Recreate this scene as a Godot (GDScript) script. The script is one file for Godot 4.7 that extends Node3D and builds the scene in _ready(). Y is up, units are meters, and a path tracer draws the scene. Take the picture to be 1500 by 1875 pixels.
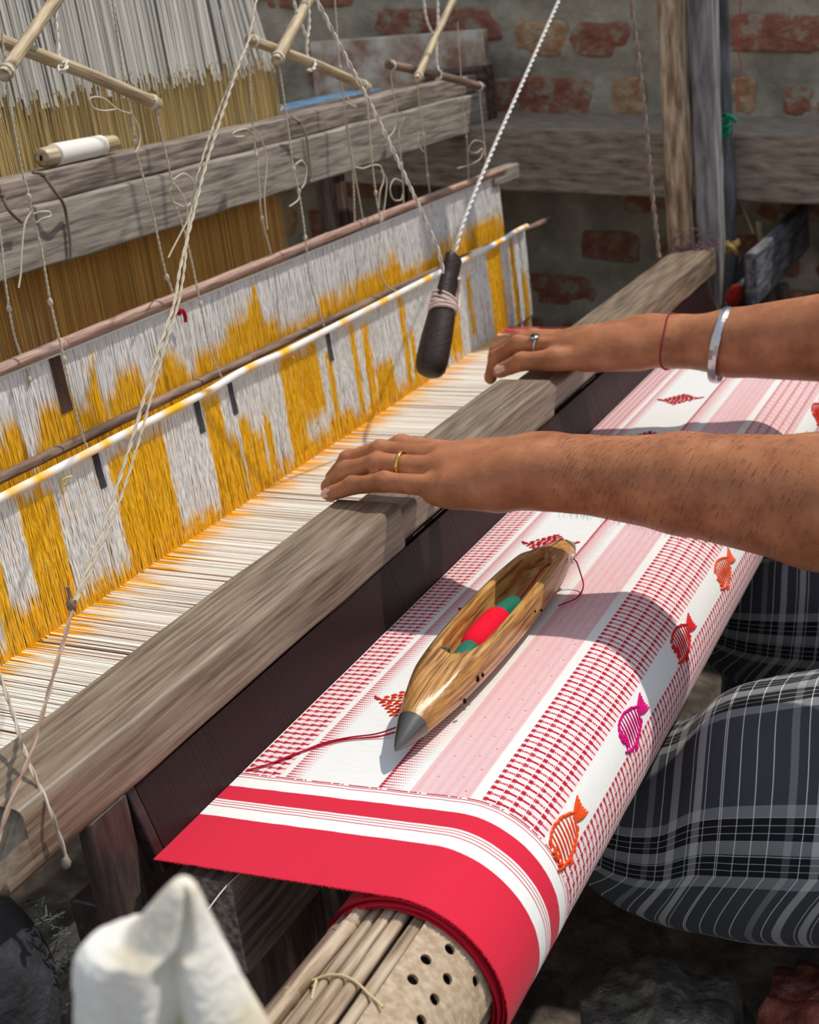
extends Node3D
# A handloom weaver's hands on the batten of a loom. y is up, metres. +x runs along the loom away from the camera,
# the warp runs along z: the heddles lie at -z, the weaver sits at +z. The warp sheet lies at y = 0.

var mats := {}

func _ready() -> void:
	# camera
	var cam := Camera3D.new()
	cam.name = "camera"
	var attr := CameraAttributesPhysical.new()
	attr.frustum_focal_length = 44.26
	attr.frustum_focus_distance = 0.98
	attr.frustum_near = 0.03
	attr.frustum_far = 60.0
	attr.exposure_aperture = 12.0
	cam.attributes = attr
	cam.transform = Transform3D(Basis(Vector3(0.43915, -0.11257, 0.89133), Vector3(0.36740, 0.92787, -0.06383), Vector3(-0.81986, 0.35550, 0.44883)), Vector3(0, 0.49, 0))
	cam.fov = 43.15
	add_child(cam)
	cam.current = true
	# sky and exposure
	var env := Environment.new()
	var sky := Sky.new()
	var sm := ProceduralSkyMaterial.new()
	sm.sky_top_color = Color(0.68, 0.71, 0.76)
	sm.sky_horizon_color = Color(0.88, 0.88, 0.87)
	sm.ground_bottom_color = Color(0.22, 0.20, 0.18)
	sm.ground_horizon_color = Color(0.40, 0.38, 0.35)
	sm.sun_angle_max = 1.0
	sky.sky_material = sm
	env.background_mode = Environment.BG_SKY
	env.sky = sky
	env.background_energy_multiplier = 1.12
	env.tonemap_mode = Environment.TONE_MAPPER_LINEAR
	env.tonemap_exposure = 1.0
	env.sdfgi_enabled = true
	env.ssao_enabled = true
	env.ssil_enabled = true
	var we := WorldEnvironment.new()
	we.name = "world"
	we.environment = env
	add_child(we)
	# sun: high, beyond the far wall and a little from the weaver's side
	var sun := DirectionalLight3D.new()
	sun.name = "sun"
	sun.light_color = Color(1.0, 0.965, 0.91)
	sun.light_energy = 1.0
	sun.light_angular_distance = 0.9
	sun.shadow_enabled = true
	sun.transform = Transform3D(Basis.looking_at(-Vector3(0.50, 1.0, 0.44).normalized(), Vector3(0, 0, 1)), Vector3(1, 3, 0))
	add_child(sun)

	make_materials()
	build_setting()
	build_batten()
	build_cloth()
	build_cloth_beam()
	build_frame()
	build_heddles()
	build_harness()
	build_sticks_and_cords()
	build_shuttle()
	build_person()
	build_clutter()

# ------------------------------------------------------------------ helpers
class MB:
	var v := PackedVector3Array()
	var c := PackedColorArray()
	var u := PackedVector2Array()
	var ix := PackedInt32Array()
	func vert(p: Vector3, col := Color.WHITE, uv := Vector2.ZERO) -> int:
		v.append(p); c.append(col); u.append(uv)
		return v.size() - 1
	func tri(a: int, b: int, d: int) -> void:   # counter-clockwise seen from outside
		ix.append(a); ix.append(d); ix.append(b)
	func quad(a: int, b: int, d: int, e: int) -> void:
		tri(a, b, d); tri(a, d, e)
	func flat(pts: Array, col := Color.WHITE) -> void:   # a flat convex polygon with its own corners
		var n := v.size()
		for p in pts: vert(p, col, Vector2(p.x, p.z))
		for i in range(1, pts.size() - 1): tri(n, n + i, n + i + 1)
	func rings(rows: Array, closed := true, cols = null, uvs = null) -> void:   # lofts rows of points
		var m: int = rows[0].size()
		var base := v.size()
		for i in rows.size():
			for j in m:
				vert(rows[i][j], Color.WHITE if cols == null else (cols[i][j] if cols[i] is Array else cols[i]), Vector2.ZERO if uvs == null else uvs[i][j])
		for i in rows.size() - 1:
			for j in (m if closed else m - 1):
				var k := (j + 1) % m
				quad(base + i * m + j, base + i * m + k, base + (i + 1) * m + k, base + (i + 1) * m + j)
	func cap(ring: Array, col := Color.WHITE, flip := false) -> void:
		var mid := Vector3.ZERO
		for p in ring: mid += p / ring.size()
		var n := vert(mid, col)
		for p in ring: vert(p, col)
		for j in ring.size():
			var a := n + 1 + j
			var b := n + 1 + (j + 1) % ring.size()
			if flip: tri(n, b, a)
			else: tri(n, a, b)
	func tube(pts: Array, rad, sides := 6, col = Color.WHITE, ends := true) -> void:
		var n := pts.size()
		var t: Vector3 = (pts[1] - pts[0]).normalized()
		var a := t.cross(Vector3.UP if absf(t.y) < 0.9 else Vector3.RIGHT).normalized()
		var base := v.size()
		var first: Array = []
		var last: Array = []
		for i in n:
			var d: Vector3 = (pts[mini(i + 1, n - 1)] - pts[maxi(i - 1, 0)]).normalized()
			a = (a - d * a.dot(d)).normalized()
			var b := d.cross(a)
			var r: float = rad[i] if rad is Array else rad
			var cc: Color = col[i] if col is Array else col
			for j in sides:
				var w := TAU * j / sides
				var p: Vector3 = pts[i] + (a * cos(w) + b * sin(w)) * r
				vert(p, cc)
				if i == 0: first.append(p)
				if i == n - 1: last.append(p)
		for i in n - 1:
			for j in sides:
				var k := (j + 1) % sides
				quad(base + i * sides + j, base + i * sides + k, base + (i + 1) * sides + k, base + (i + 1) * sides + j)
		if ends:
			cap(first, col[0] if col is Array else col, true)
			cap(last, col[n - 1] if col is Array else col)
	# a yarn lying flat: wider than thick, `up` its broad side
	func yarn(pts: Array, hw: float, hh: float, up: Vector3, col = Color.WHITE) -> void:
		var n := pts.size()
		var base := v.size()
		for i in n:
			var d: Vector3 = (pts[mini(i + 1, n - 1)] - pts[maxi(i - 1, 0)]).normalized()
			var s := d.cross(up).normalized()
			var w := s.cross(d)
			var cc: Color = col[i] if col is Array else col
			for q in [[1.0, 0.0], [0.62, 1.0], [-0.62, 1.0], [-1.0, 0.0], [0.0, -1.0]]:
				vert(pts[i] + s * (q[0] * hw) + w * (q[1] * hh), cc)
		for i in n - 1:
			for j in 5:
				var k := (j + 1) % 5
				quad(base + i * 5 + j, base + i * 5 + k, base + (i + 1) * 5 + k, base + (i + 1) * 5 + j)
	func ball(o: Vector3, r: Vector3, n := 8, col := Color.WHITE, b := Basis()) -> void:
		var rows: Array = []
		for i in n + 1:
			var t := PI * i / n
			var row: Array = []
			for j in n * 2:
				var w := TAU * j / (n * 2)
				row.append(o + b * Vector3(sin(t) * cos(w) * r.x, cos(t) * r.y, -sin(t) * sin(w) * r.z))
			rows.append(row)
		rows.reverse()
		rings(rows, true, null if col == Color.WHITE else range(n + 1).map(func(_i): return col))
	func mesh(smooth := true) -> ArrayMesh:
		var nn := PackedVector3Array()
		nn.resize(v.size())
		for i in range(0, ix.size(), 3):
			var a := ix[i]
			var b := ix[i + 2]
			var d := ix[i + 1]
			var f := (v[b] - v[a]).cross(v[d] - v[a])
			nn[a] += f; nn[b] += f; nn[d] += f
		for i in nn.size(): nn[i] = nn[i].normalized() if nn[i].length_squared() > 1e-24 else Vector3.UP
		var arr := []
		arr.resize(Mesh.ARRAY_MAX)
		arr[Mesh.ARRAY_VERTEX] = v
		arr[Mesh.ARRAY_NORMAL] = nn
		arr[Mesh.ARRAY_COLOR] = c
		arr[Mesh.ARRAY_TEX_UV] = u
		arr[Mesh.ARRAY_INDEX] = ix
		var m := ArrayMesh.new()
		m.add_surface_from_arrays(Mesh.PRIMITIVE_TRIANGLES, arr)
		return m

func V(x: float, y: float, z: float) -> Vector3: return Vector3(x, y, z)
func rgb8(r: float, g: float, b: float) -> Color: return Color(r / 255.0, g / 255.0, b / 255.0)
func lin(r: float, g: float, b: float) -> Color: return rgb8(r, g, b).srgb_to_linear()

func thing(called: String, label: String, category: String, at := Vector3.ZERO, group := "") -> Node3D:
	var o := Node3D.new()
	o.name = called
	o.position = at
	add_child(o, true)
	return tag(o, label, category, group)

func tag(o: Node3D, label: String, category: String, group := "") -> Node3D:
	o.set_meta("label", label)
	o.set_meta("category", category)
	if group: o.set_meta("group", group)
	return o

# A mesh laid out in world coordinates, put under a thing or part without moving it.
func part(called: String, m: Mesh, material: Material, parent: Node3D = null) -> MeshInstance3D:
	var o := MeshInstance3D.new()
	o.name = called
	o.mesh = m
	o.material_override = null
	for i in m.get_surface_count(): o.set_surface_override_material(i, material)
	if parent == null or parent == self:
		add_child(o, true)
	else:
		var off := Vector3.ZERO
		var p := parent
		while p != self and p != null:
			off += p.position
			p = p.get_parent() as Node3D
		o.position = -off
		parent.add_child(o, true)
	return o

func one(called: String, m: Mesh, material: Material, label: String, category: String, group := "") -> MeshInstance3D:
	var o := part(called, m, material)
	tag(o, label, category, group)
	return o

func struct(called: String, m: Mesh, material: Material, parent: Node3D = null) -> MeshInstance3D:
	var o := part(called, m, material, parent)
	o.set_meta("kind", "structure")
	return o

func stuff(o: MeshInstance3D) -> MeshInstance3D:
	o.set_meta("kind", "stuff")
	return o

# Catmull-Rom through the points
func smooth(pts: Array, per := 5) -> Array:
	var out: Array = []
	var n := pts.size()
	for i in n - 1:
		var p0: Vector3 = pts[maxi(i - 1, 0)]
		var p1: Vector3 = pts[i]
		var p2: Vector3 = pts[i + 1]
		var p3: Vector3 = pts[mini(i + 2, n - 1)]
		for k in per:
			out.append(p1.cubic_interpolate(p2, p0, p3, float(k) / per))
	out.append(pts[n - 1])
	return out

# two plies twisted round each other along a path
func twisted(b: MB, path: Array, r: float, pitch: float, cols: Array, sides := 5) -> void:
	var total := 0.0
	for i in path.size() - 1: total += path[i].distance_to(path[i + 1])
	var n := maxi(8, int(total / pitch * 8.0))
	var cv := Curve3D.new()
	cv.bake_interval = 0.004
	for p in path: cv.add_point(p)
	var runs := [[], []]
	var a := Vector3.RIGHT
	for i in n + 1:
		var s := total * i / n
		var p := cv.sample_baked(s)
		var d := (cv.sample_baked(minf(s + 0.003, total)) - cv.sample_baked(maxf(s - 0.003, 0))).normalized()
		a = (a - d * a.dot(d)).normalized()
		var e := d.cross(a)
		var w := TAU * s / pitch
		var o := (a * cos(w) + e * sin(w)) * r * 0.5
		runs[0].append(p + o)
		runs[1].append(p - o)
	for k in 2: b.tube(runs[k], r * 0.56, sides, cols[k])

# a bar along x with rounded edges; rows: [x, ymin, ymax, zmin, zmax]
func loft_bar(b: MB, rows: Array, r: float, wob := 0.0, rnd: RandomNumberGenerator = null) -> void:
	var out: Array = []
	for w in rows:
		var ring: Array = []
		var y0: float = w[1]
		var y1: float = w[2]
		var z0: float = w[3]
		var z1: float = w[4]
		var rr := minf(r, minf(y1 - y0, z1 - z0) * 0.45)
		for q in 4:
			var oy := y1 - rr if q in [0, 3] else y0 + rr
			var oz := z1 - rr if q in [2, 3] else z0 + rr
			for k in 4:
				var t := PI / 2 * (q + k / 3.0)   # starts at the top, turns to -z
				var p := V(w[0], oy + cos(t) * rr, oz - sin(t) * rr)
				ring.append(p)
		# jitter the whole ring, so that an old bar is not quite straight
		if wob > 0.0:
			var jy := rnd.randf_range(-wob, wob)
			var jz := rnd.randf_range(-wob, wob)
			for k in ring.size():
				ring[k] += V(0, jy + rnd.randf_range(-wob, wob) * 0.25, jz + rnd.randf_range(-wob, wob) * 0.25)
		out.append(ring)
	out.reverse()
	b.rings(out)
	b.cap(out[0], Color.WHITE, true)
	b.cap(out[-1], Color.WHITE)

# a straight plank or post from a to e, w wide along `side`, h thick, worn edges
func plank(b: MB, a: Vector3, e: Vector3, side: Vector3, w: float, h: float, r := 0.004, wob := 0.0, sd := 1) -> void:
	var rnd := RandomNumberGenerator.new()
	rnd.seed = sd
	var tmp := MB.new()
	var L := a.distance_to(e)
	var n := maxi(2, int(L / 0.06))
	var rows: Array = []
	for i in n + 1: rows.append([L * i / n, -h / 2, h / 2, -w / 2, w / 2])
	rows.insert(0, [-0.0005, -h / 2 + r * .6, h / 2 - r * .6, -w / 2 + r * .6, w / 2 - r * .6])
	rows.append([L + 0.0005, -h / 2 + r * .6, h / 2 - r * .6, -w / 2 + r * .6, w / 2 - r * .6])
	loft_bar(tmp, rows, r, wob, rnd)
	var x := (e - a).normalized()
	var z := (side - x * side.dot(x)).normalized()
	var y := z.cross(x)
	var t := Transform3D(Basis(x, y, z), a)
	var n0 := b.v.size()
	for p in tmp.v: b.v.append(t * p)
	b.c.append_array(tmp.c)
	b.u.append_array(tmp.u)
	for i in tmp.ix: b.ix.append(i + n0)

# a plank as a part whose own x axis runs along the wood, so that the grain follows it
func wood_part(called: String, a: Vector3, e: Vector3, side: Vector3, w: float, h: float, m: Material, parent: Node3D = null, r := 0.004, wob := 0.0, sd := 1) -> MeshInstance3D:
	var b := MB.new()
	var L := a.distance_to(e)
	plank(b, Vector3.ZERO, V(L, 0, 0), V(0, 0, 1), w, h, r, wob, sd)
	var o := part(called, b.mesh(), m, parent)
	var x := (e - a).normalized()
	var z := (side - x * side.dot(x)).normalized()
	o.transform = Transform3D(Basis(x, z.cross(x), z), a + o.position)
	return o

# a round stick from a to e with nodes (bamboo) or knots, own x axis along it
func stick_part(called: String, a: Vector3, e: Vector3, r: float, m: Material, parent: Node3D = null, node_gap := 0.0, sd := 1, bend := 0.0) -> MeshInstance3D:
	var rnd := RandomNumberGenerator.new()
	rnd.seed = sd
	var b := MB.new()
	var L := a.distance_to(e)
	var pts: Array = []
	var rad: Array = []
	var n := maxi(6, int(L / 0.02))
	pts.append(V(0, 0, 0)); rad.append(r * 0.80)
	for i in n + 1:
		var s := L * i / n
		pts.append(V(s * 0.997 + L * 0.0015, sin(s / L * PI) * bend + rnd.randf_range(-.03, .03) * r, rnd.randf_range(-.03, .03) * r))
		rad.append(r * rnd.randf_range(0.96, 1.04))
	if node_gap > 0.0:
		var p2: Array = []
		var r2: Array = []
		var next := node_gap * rnd.randf_range(0.3, 0.8)
		for i in pts.size():
			if pts[i].x > next:
				for q in [[-.0025, 1.0], [-.0008, 1.12], [.0008, 1.05], [.0022, 1.10], [.004, 1.0]]:
					p2.append(V(next + q[0], pts[i].y, pts[i].z)); r2.append(r * q[1])
				next += node_gap * rnd.randf_range(0.8, 1.2)
				if pts[i].x < next - node_gap + .004: continue
			p2.append(pts[i]); r2.append(rad[i])
		pts = p2
		rad = r2
	pts.append(V(L, 0, 0)); rad.append(r * 0.80)
	b.tube(pts, rad, 12)
	var o := part(called, b.mesh(), m, parent)
	var x := (e - a).normalized()
	var z := x.cross(Vector3.UP).normalized()
	o.transform = Transform3D(Basis(x, z.cross(x), z), a + o.position)
	return o

# ------------------------------------------------------------------ materials
func ramp(stops: Array) -> Gradient:
	var g := Gradient.new()
	var off := PackedFloat32Array()
	var col := PackedColorArray()
	for s in stops:
		off.append(s[0]); col.append(s[1])
	g.offsets = off
	g.colors = col
	return g

func noise_tex(freq: float, sd: int, stops: Array, size := 512, oct := 5, normal := 0.0, kind := FastNoiseLite.TYPE_SIMPLEX_SMOOTH) -> NoiseTexture2D:
	var n := FastNoiseLite.new()
	n.noise_type = kind
	n.seed = sd
	n.frequency = freq
	n.fractal_octaves = oct
	n.fractal_gain = 0.6
	var t := NoiseTexture2D.new()
	t.width = size
	t.height = size
	t.seamless = true
	t.noise = n
	if normal > 0.0:
		t.as_normal_map = true
		t.bump_strength = normal
	elif stops: t.color_ramp = ramp(stops)
	return t

func plain_mat(col: Color, rough: float, metal := 0.0) -> StandardMaterial3D:
	var m := StandardMaterial3D.new()
	m.albedo_color = col
	m.roughness = rough
	m.metallic = metal
	return m

# triplanar material with a colour noise and a relief noise
func tri_mat(stops: Array, freq: float, sd: int, scale: Vector3, rough: float, relief := 0.1, relief_freq := 0.03, world := false) -> StandardMaterial3D:
	var m := StandardMaterial3D.new()
	m.albedo_texture = noise_tex(freq, sd, stops)
	m.roughness = rough
	m.uv1_triplanar = true
	m.uv1_world_triplanar = world
	m.uv1_scale = scale
	m.vertex_color_use_as_albedo = true
	if relief > 0.0:
		m.heightmap_enabled = true
		m.heightmap_texture = noise_tex(relief_freq, sd + 7, [], 512, 5)
		m.heightmap_scale = relief
	return m

func wood_mat(a: Color, b: Color, d: Color, sd: int, rough := 0.6, sx := 1.3, sy := 11.0, relief := 0.12) -> StandardMaterial3D:
	return tri_mat([[0.0, a.darkened(0.35)], [0.28, a], [0.5, b], [0.72, d], [1.0, d.lightened(0.12)]], 0.012, sd, V(sx, sy, sy), rough, relief, 0.02)

func yarn_mat() -> StandardMaterial3D:
	var m := plain_mat(Color.WHITE, 0.9)
	m.vertex_color_use_as_albedo = true
	m.metallic_specular = 0.25
	return m

func make_materials() -> void:
	mats.cap = wood_mat(rgb8(106, 91, 76), rgb8(128, 112, 95), rgb8(146, 131, 113), 3, 0.42, 1.1, 24.0, 0.03)
	mats.reed = wood_mat(rgb8(36, 22, 24), rgb8(46, 30, 31), rgb8(56, 38, 38), 4, 0.40, 1.5, 9.0, 0.03)
	mats.greywood = wood_mat(rgb8(124, 116, 108), rgb8(144, 136, 127), rgb8(164, 156, 147), 5, 0.75, 1.3, 17.0, 0.04)
	mats.beam = wood_mat(rgb8(98, 88, 82), rgb8(130, 118, 108), rgb8(160, 148, 138), 6, 0.75, 1.2, 16.0, 0.04)
	mats.brownwood = wood_mat(rgb8(86, 66, 56), rgb8(118, 94, 80), rgb8(146, 122, 106), 7, 0.7, 1.2, 9.0, 0.15)
	mats.darkwood = wood_mat(rgb8(58, 44, 38), rgb8(80, 62, 54), rgb8(104, 84, 74), 8, 0.65, 1.2, 9.0, 0.15)
	mats.bamboo = wood_mat(rgb8(152, 134, 104), rgb8(182, 162, 128), rgb8(206, 190, 158), 9, 0.45, 1.5, 24.0, 0.04)
	mats.pinkbamboo = wood_mat(rgb8(130, 98, 86), rgb8(164, 130, 116), rgb8(190, 160, 144), 10, 0.5, 1.5, 30.0, 0.04)
	mats.postwood = wood_mat(rgb8(118, 96, 74), rgb8(152, 132, 108), rgb8(186, 170, 146), 11, 0.7, 1.4, 9.0, 0.1)
	mats.slat = wood_mat(rgb8(134, 112, 90), rgb8(170, 148, 124), rgb8(196, 178, 156), 12, 0.6, 1.6, 20.0, 0.03)
	mats.handle = wood_mat(rgb8(28, 17, 14), rgb8(40, 25, 20), rgb8(58, 37, 29), 13, 0.5, 3.0, 22.0, 0.05)
	mats.shuttle = wood_mat(rgb8(134, 88, 48), rgb8(184, 132, 72), rgb8(208, 160, 94), 14, 0.30, 2.2, 34.0, 0.02)
	mats.rock = tri_mat([[0.2, rgb8(70, 66, 60)], [0.5, rgb8(110, 106, 98)], [0.8, rgb8(150, 146, 138)]], 0.012, 21, V(5, 5, 5), 0.9, 0.5, 0.02)
	mats.redrock = tri_mat([[0.2, rgb8(92, 40, 34)], [0.55, rgb8(130, 62, 52)], [0.85, rgb8(168, 118, 104)]], 0.012, 22, V(6, 6, 6), 0.9, 0.4, 0.02)
	mats.earth = tri_mat([[0.2, rgb8(56, 50, 44)], [0.5, rgb8(80, 72, 64)], [0.85, rgb8(110, 102, 92)]], 0.012, 23, V(2, 2, 2), 0.95, 0.6, 0.02)
	mats.mortar = tri_mat([[0.15, rgb8(132, 127, 114)], [0.45, rgb8(155, 149, 134)], [0.7, rgb8(168, 162, 146)], [0.9, rgb8(190, 183, 165)]], 0.008, 24, V(1.9, 1.9, 1.9), 0.95, 0.3, 0.03)
	mats.brick = tri_mat([[0.15, rgb8(132, 84, 68)], [0.45, rgb8(150, 98, 80)], [0.60, rgb8(156, 112, 92)], [0.70, rgb8(160, 148, 130)]], 0.012, 25, V(3, 3, 3), 0.95, 0.4, 0.03)
	mats.palebrick = tri_mat([[0.15, rgb8(150, 110, 78)], [0.5, rgb8(178, 142, 106)], [0.8, rgb8(188, 168, 142)]], 0.012, 26, V(3, 3, 3), 0.95, 0.4, 0.03)
	mats.dusty = wood_mat(rgb8(126, 114, 101), rgb8(142, 130, 117), rgb8(158, 147, 133), 19, 0.9, 2.0, 10.0, 0.05)
	mats.swordwood = wood_mat(rgb8(52, 40, 38), rgb8(68, 54, 51), rgb8(84, 70, 66), 18, 0.55, 1.3, 9.0, 0.06)
	mats.postgrey = wood_mat(rgb8(104, 104, 105), rgb8(126, 126, 128), rgb8(146, 146, 148), 15, 0.7, 1.3, 9.0, 0.06)
	mats.darkpole = wood_mat(rgb8(60, 62, 66), rgb8(82, 84, 90), rgb8(104, 106, 112), 16, 0.6, 1.3, 9.0, 0.1)
	mats.yarn = yarn_mat()
	mats.steel = plain_mat(rgb8(196, 198, 200), 0.28, 1.0)
	mats.iron = plain_mat(rgb8(120, 118, 114), 0.34, 1.0)
	mats.gold = plain_mat(rgb8(226, 186, 100), 0.22, 1.0)
	mats.black = plain_mat(rgb8(18, 18, 20), 0.25)
	mats.skin = tri_mat([[0.1, rgb8(150, 92, 60)], [0.4, rgb8(170, 108, 72)], [0.65, rgb8(180, 117, 79)], [0.9, rgb8(194, 132, 94)]], 0.007, 31, V(7, 7, 7), 0.46, 0.030, 0.11, true)
	mats.skin.metallic_specular = 0.42
	mats.nail = plain_mat(rgb8(224, 172, 152), 0.32)
	mats.hair = plain_mat(rgb8(36, 26, 22), 0.6)

# ------------------------------------------------------------------ the setting
func build_setting() -> void:
	var rnd := RandomNumberGenerator.new()
	rnd.seed = 11
	# earth floor, a thick slab with an uneven top
	var n := FastNoiseLite.new()
	n.seed = 4
	n.frequency = 1.6
	var b := MB.new()
	var rows: Array = []
	for i in 61:
		var row: Array = []
		for j in 61:
			var x := -1.6 + 6.0 * i / 60.0
			var z := -3.4 + 5.4 * j / 60.0
			row.append(V(x, -0.56 + n.get_noise_2d(x * 3.0, z * 3.0) * 0.03, z))
		rows.append(row)
	b.rings(rows, false)
	var low := V(0, -0.9, 0)
	b.flat([V(-1.6, low.y, -3.4), V(4.4, low.y, -3.4), V(4.4, low.y, 2.0), V(-1.6, low.y, 2.0)])
	b.flat([V(-1.6, low.y, -3.4), V(-1.6, low.y, 2.0), V(-1.6, -0.56, 2.0), V(-1.6, -0.56, -3.4)])
	b.flat([V(4.4, low.y, 2.0), V(4.4, low.y, -3.4), V(4.4, -0.56, -3.4), V(4.4, -0.56, 2.0)])
	b.flat([V(-1.6, low.y, 2.0), V(4.4, low.y, 2.0), V(4.4, -0.56, 2.0), V(-1.6, -0.56, 2.0)])
	b.flat([V(4.4, low.y, -3.4), V(-1.6, low.y, -3.4), V(-1.6, -0.56, -3.4), V(4.4, -0.56, -3.4)])
	struct("floor", b.mesh(), mats.earth)
	# the weaver sits at ground level with his legs in a pit: earth steps round the pit
	for q in [[-1.2, 0.83, -0.44, 1.6], [0.83, 1.62, 0.02, 1.6], [1.62, 2.7, -0.30, 1.6]]:
		var e := MB.new()
		var rr: Array = []
		for i in 41:
			var row: Array = []
			for j in 41:
				var x := lerpf(q[0], q[1], i / 40.0)
				var z := lerpf(q[2], q[3], j / 40.0)
				row.append(V(x, -0.40 + n.get_noise_2d(x * 5.0 + 9.0, z * 5.0) * 0.025, z))
			rr.append(row)
		e.rings(rr, false)
		for w in [[V(q[0], 0, q[2]), V(q[0], 0, q[3])], [V(q[1], 0, q[3]), V(q[1], 0, q[2])], [V(q[0], 0, q[3]), V(q[1], 0, q[3])], [V(q[1], 0, q[2]), V(q[0], 0, q[2])]]:
			e.flat([w[0] + V(0, -0.7, 0), w[1] + V(0, -0.7, 0), w[1] + V(0, -0.395, 0), w[0] + V(0, -0.395, 0)])
		struct("pit_edge", e.mesh(), mats.earth)
	# brick wall beyond the loom and another behind the warp
	brick_wall("wall_far", Transform3D(Basis(Vector3(1, 0, 0), deg_to_rad(5.2)), V(2.46, 0.0, -1.0)), -1.75, 1.5, -0.8, 0.78, rnd, -1.4, 0.62)
	var left := Transform3D(Basis(Vector3.UP, deg_to_rad(90)), V(1.0, 0.0, -2.75))
	brick_wall("wall_left", left, -1.9, 1.7, -0.8, 1.15, rnd, -0.7, 1.6)

# a wall in its own frame: its face looks along -x, it runs along z
func brick_wall(called: String, t: Transform3D, z0: float, z1: float, y0: float, y1: float, rnd: RandomNumberGenerator, bz0: float, bz1: float) -> void:
	var n := FastNoiseLite.new()
	n.seed = rnd.randi()
	n.frequency = 7.0
	n.fractal_octaves = 4
	var b := MB.new()
	var rows: Array = []
	var ny := 70
	var nz := 120
	for i in ny + 1:
		var row: Array = []
		for j in nz + 1:
			var y := y0 + (y1 - y0) * i / ny
			var z := z0 + (z1 - z0) * j / nz
			row.append(V(n.get_noise_2d(y, z) * 0.014, y, z))
		rows.append(row)
	b.rings(rows, false)
	b.flat([V(0.24, y0, z0), V(0.24, y1, z0), V(0.24, y1, z1), V(0.24, y0, z1)])
	b.flat([V(0, y1, z0), V(0, y1, z1), V(0.24, y1, z1), V(0.24, y1, z0)])
	b.flat([V(0, y0, z0), V(0, y1, z0), V(0.24, y1, z0), V(0.24, y0, z0)])
	b.flat([V(0, y0, z1), V(0.24, y0, z1), V(0.24, y1, z1), V(0, y1, z1)])
	var wall := struct(called, b.mesh(), mats.mortar)
	wall.transform = t
	if called == "wall_far":   # the bricks above the timber as they lie
		for q in [[V(2.455, 0.5851, -1.531), V(2.455, 0.5294, -1.462), 0], [V(2.455, 0.5824, -1.414), V(2.455, 0.5183, -1.335), 0], [V(2.455, 0.5085, -1.28), V(2.455, 0.4257, -1.034), 0], [V(2.455, 0.4566, -1.454), V(2.455, 0.3622, -1.301), 0], [V(2.455, 0.4589, -0.9893), V(2.455, 0.3868, -0.8911), 1], [V(2.455, 0.4456, -0.876), V(2.455, 0.3741, -0.77), 0], [V(2.455, 0.4306, -0.6158), V(2.455, 0.349, -0.4089), 0], [V(2.455, 0.3601, -1.044), V(2.455, 0.2698, -0.8425), 0], [V(2.455, 0.338, -0.8016), V(2.455, 0.2668, -0.7441), 1], [V(2.455, 0.3229, -0.6071), V(2.455, 0.2582, -0.5418), 1], [V(2.455, 0.301, -0.4873), V(2.455, 0.2367, -0.3716), 0], [V(2.455, 0.5327, -0.731), V(2.455, 0.462, -0.5858), 0]]:
			var a := t.affine_inverse() * (q[0] as Vector3)
			var e := t.affine_inverse() * (q[1] as Vector3)
			brick(wall, n, V(0, (a.y + e.y) / 2, (a.z + e.z) / 2), absf(e.z - a.z), absf(a.y - e.y), mats.palebrick if q[2] > 0 else mats.brick, rnd)
	# bricks: each a slightly domed block with a ragged outline where the mortar smears over it
	var pitch_y := 0.098
	var k := 0
	var y := y1 - 0.05
	while y > -0.52:
		var z := bz0 + (0.0 if k % 2 else 0.13) + rnd.randf_range(-.01, .01)
		while z < bz1:
			var L := 0.215 * rnd.randf_range(0.9, 1.05)
			if k % 3 == 1: L *= 0.55
			var H := 0.070 * rnd.randf_range(0.8, 1.05)
			var seen := called == "wall_far" and y > 0.20 and z + L > -0.56 and z < 0.75
			if rnd.randf() > 0.10 and not seen:
				brick(wall, n, V(0, y + rnd.randf_range(-.004, .004), z + L / 2), L, H, mats.palebrick if rnd.randf() < 0.16 else mats.brick, rnd)
			z += L + rnd.randf_range(0.028, 0.05)
		y -= pitch_y
		k += 1

# one brick face with a ragged outline, a child of the wall
func brick(wall: Node3D, n: FastNoiseLite, o: Vector3, L: float, H: float, material: Material, rnd: RandomNumberGenerator) -> void:
	var m := MB.new()
	var rr: Array = []
	var ph := rnd.randf() * 10.0
	for s in [[0.0, 1.0], [0.55, 1.0], [0.9, 0.95], [1.0, 0.55], [1.02, -0.2]]:
		var row: Array = []
		for j in 28:
			var a := TAU * j / 28
			var cx := signf(cos(a)) * pow(absf(cos(a)), 0.28) * L / 2
			var cy := signf(sin(a)) * pow(absf(sin(a)), 0.35) * H / 2
			var wob := 1.0 + 0.16 * n.get_noise_2d(cx * 2.2 + ph, cy * 3.0 + o.z) + 0.10 * n.get_noise_2d(cx * 7.0 + ph, cy * 7.0)
			var p := V(-0.0050 * s[1] + n.get_noise_2d(cx + ph, cy) * 0.004, cy * wob * s[0], cx * wob * s[0])
			row.append(o + p)
		rr.append(row)
	rr.reverse()
	m.rings(rr)
	var tone := rnd.randf_range(0.82, 1.08)
	for q in m.c.size(): m.c[q] = Color(tone, tone, tone)
	part("brick", m.mesh(), material, wall).position = Vector3.ZERO

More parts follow.
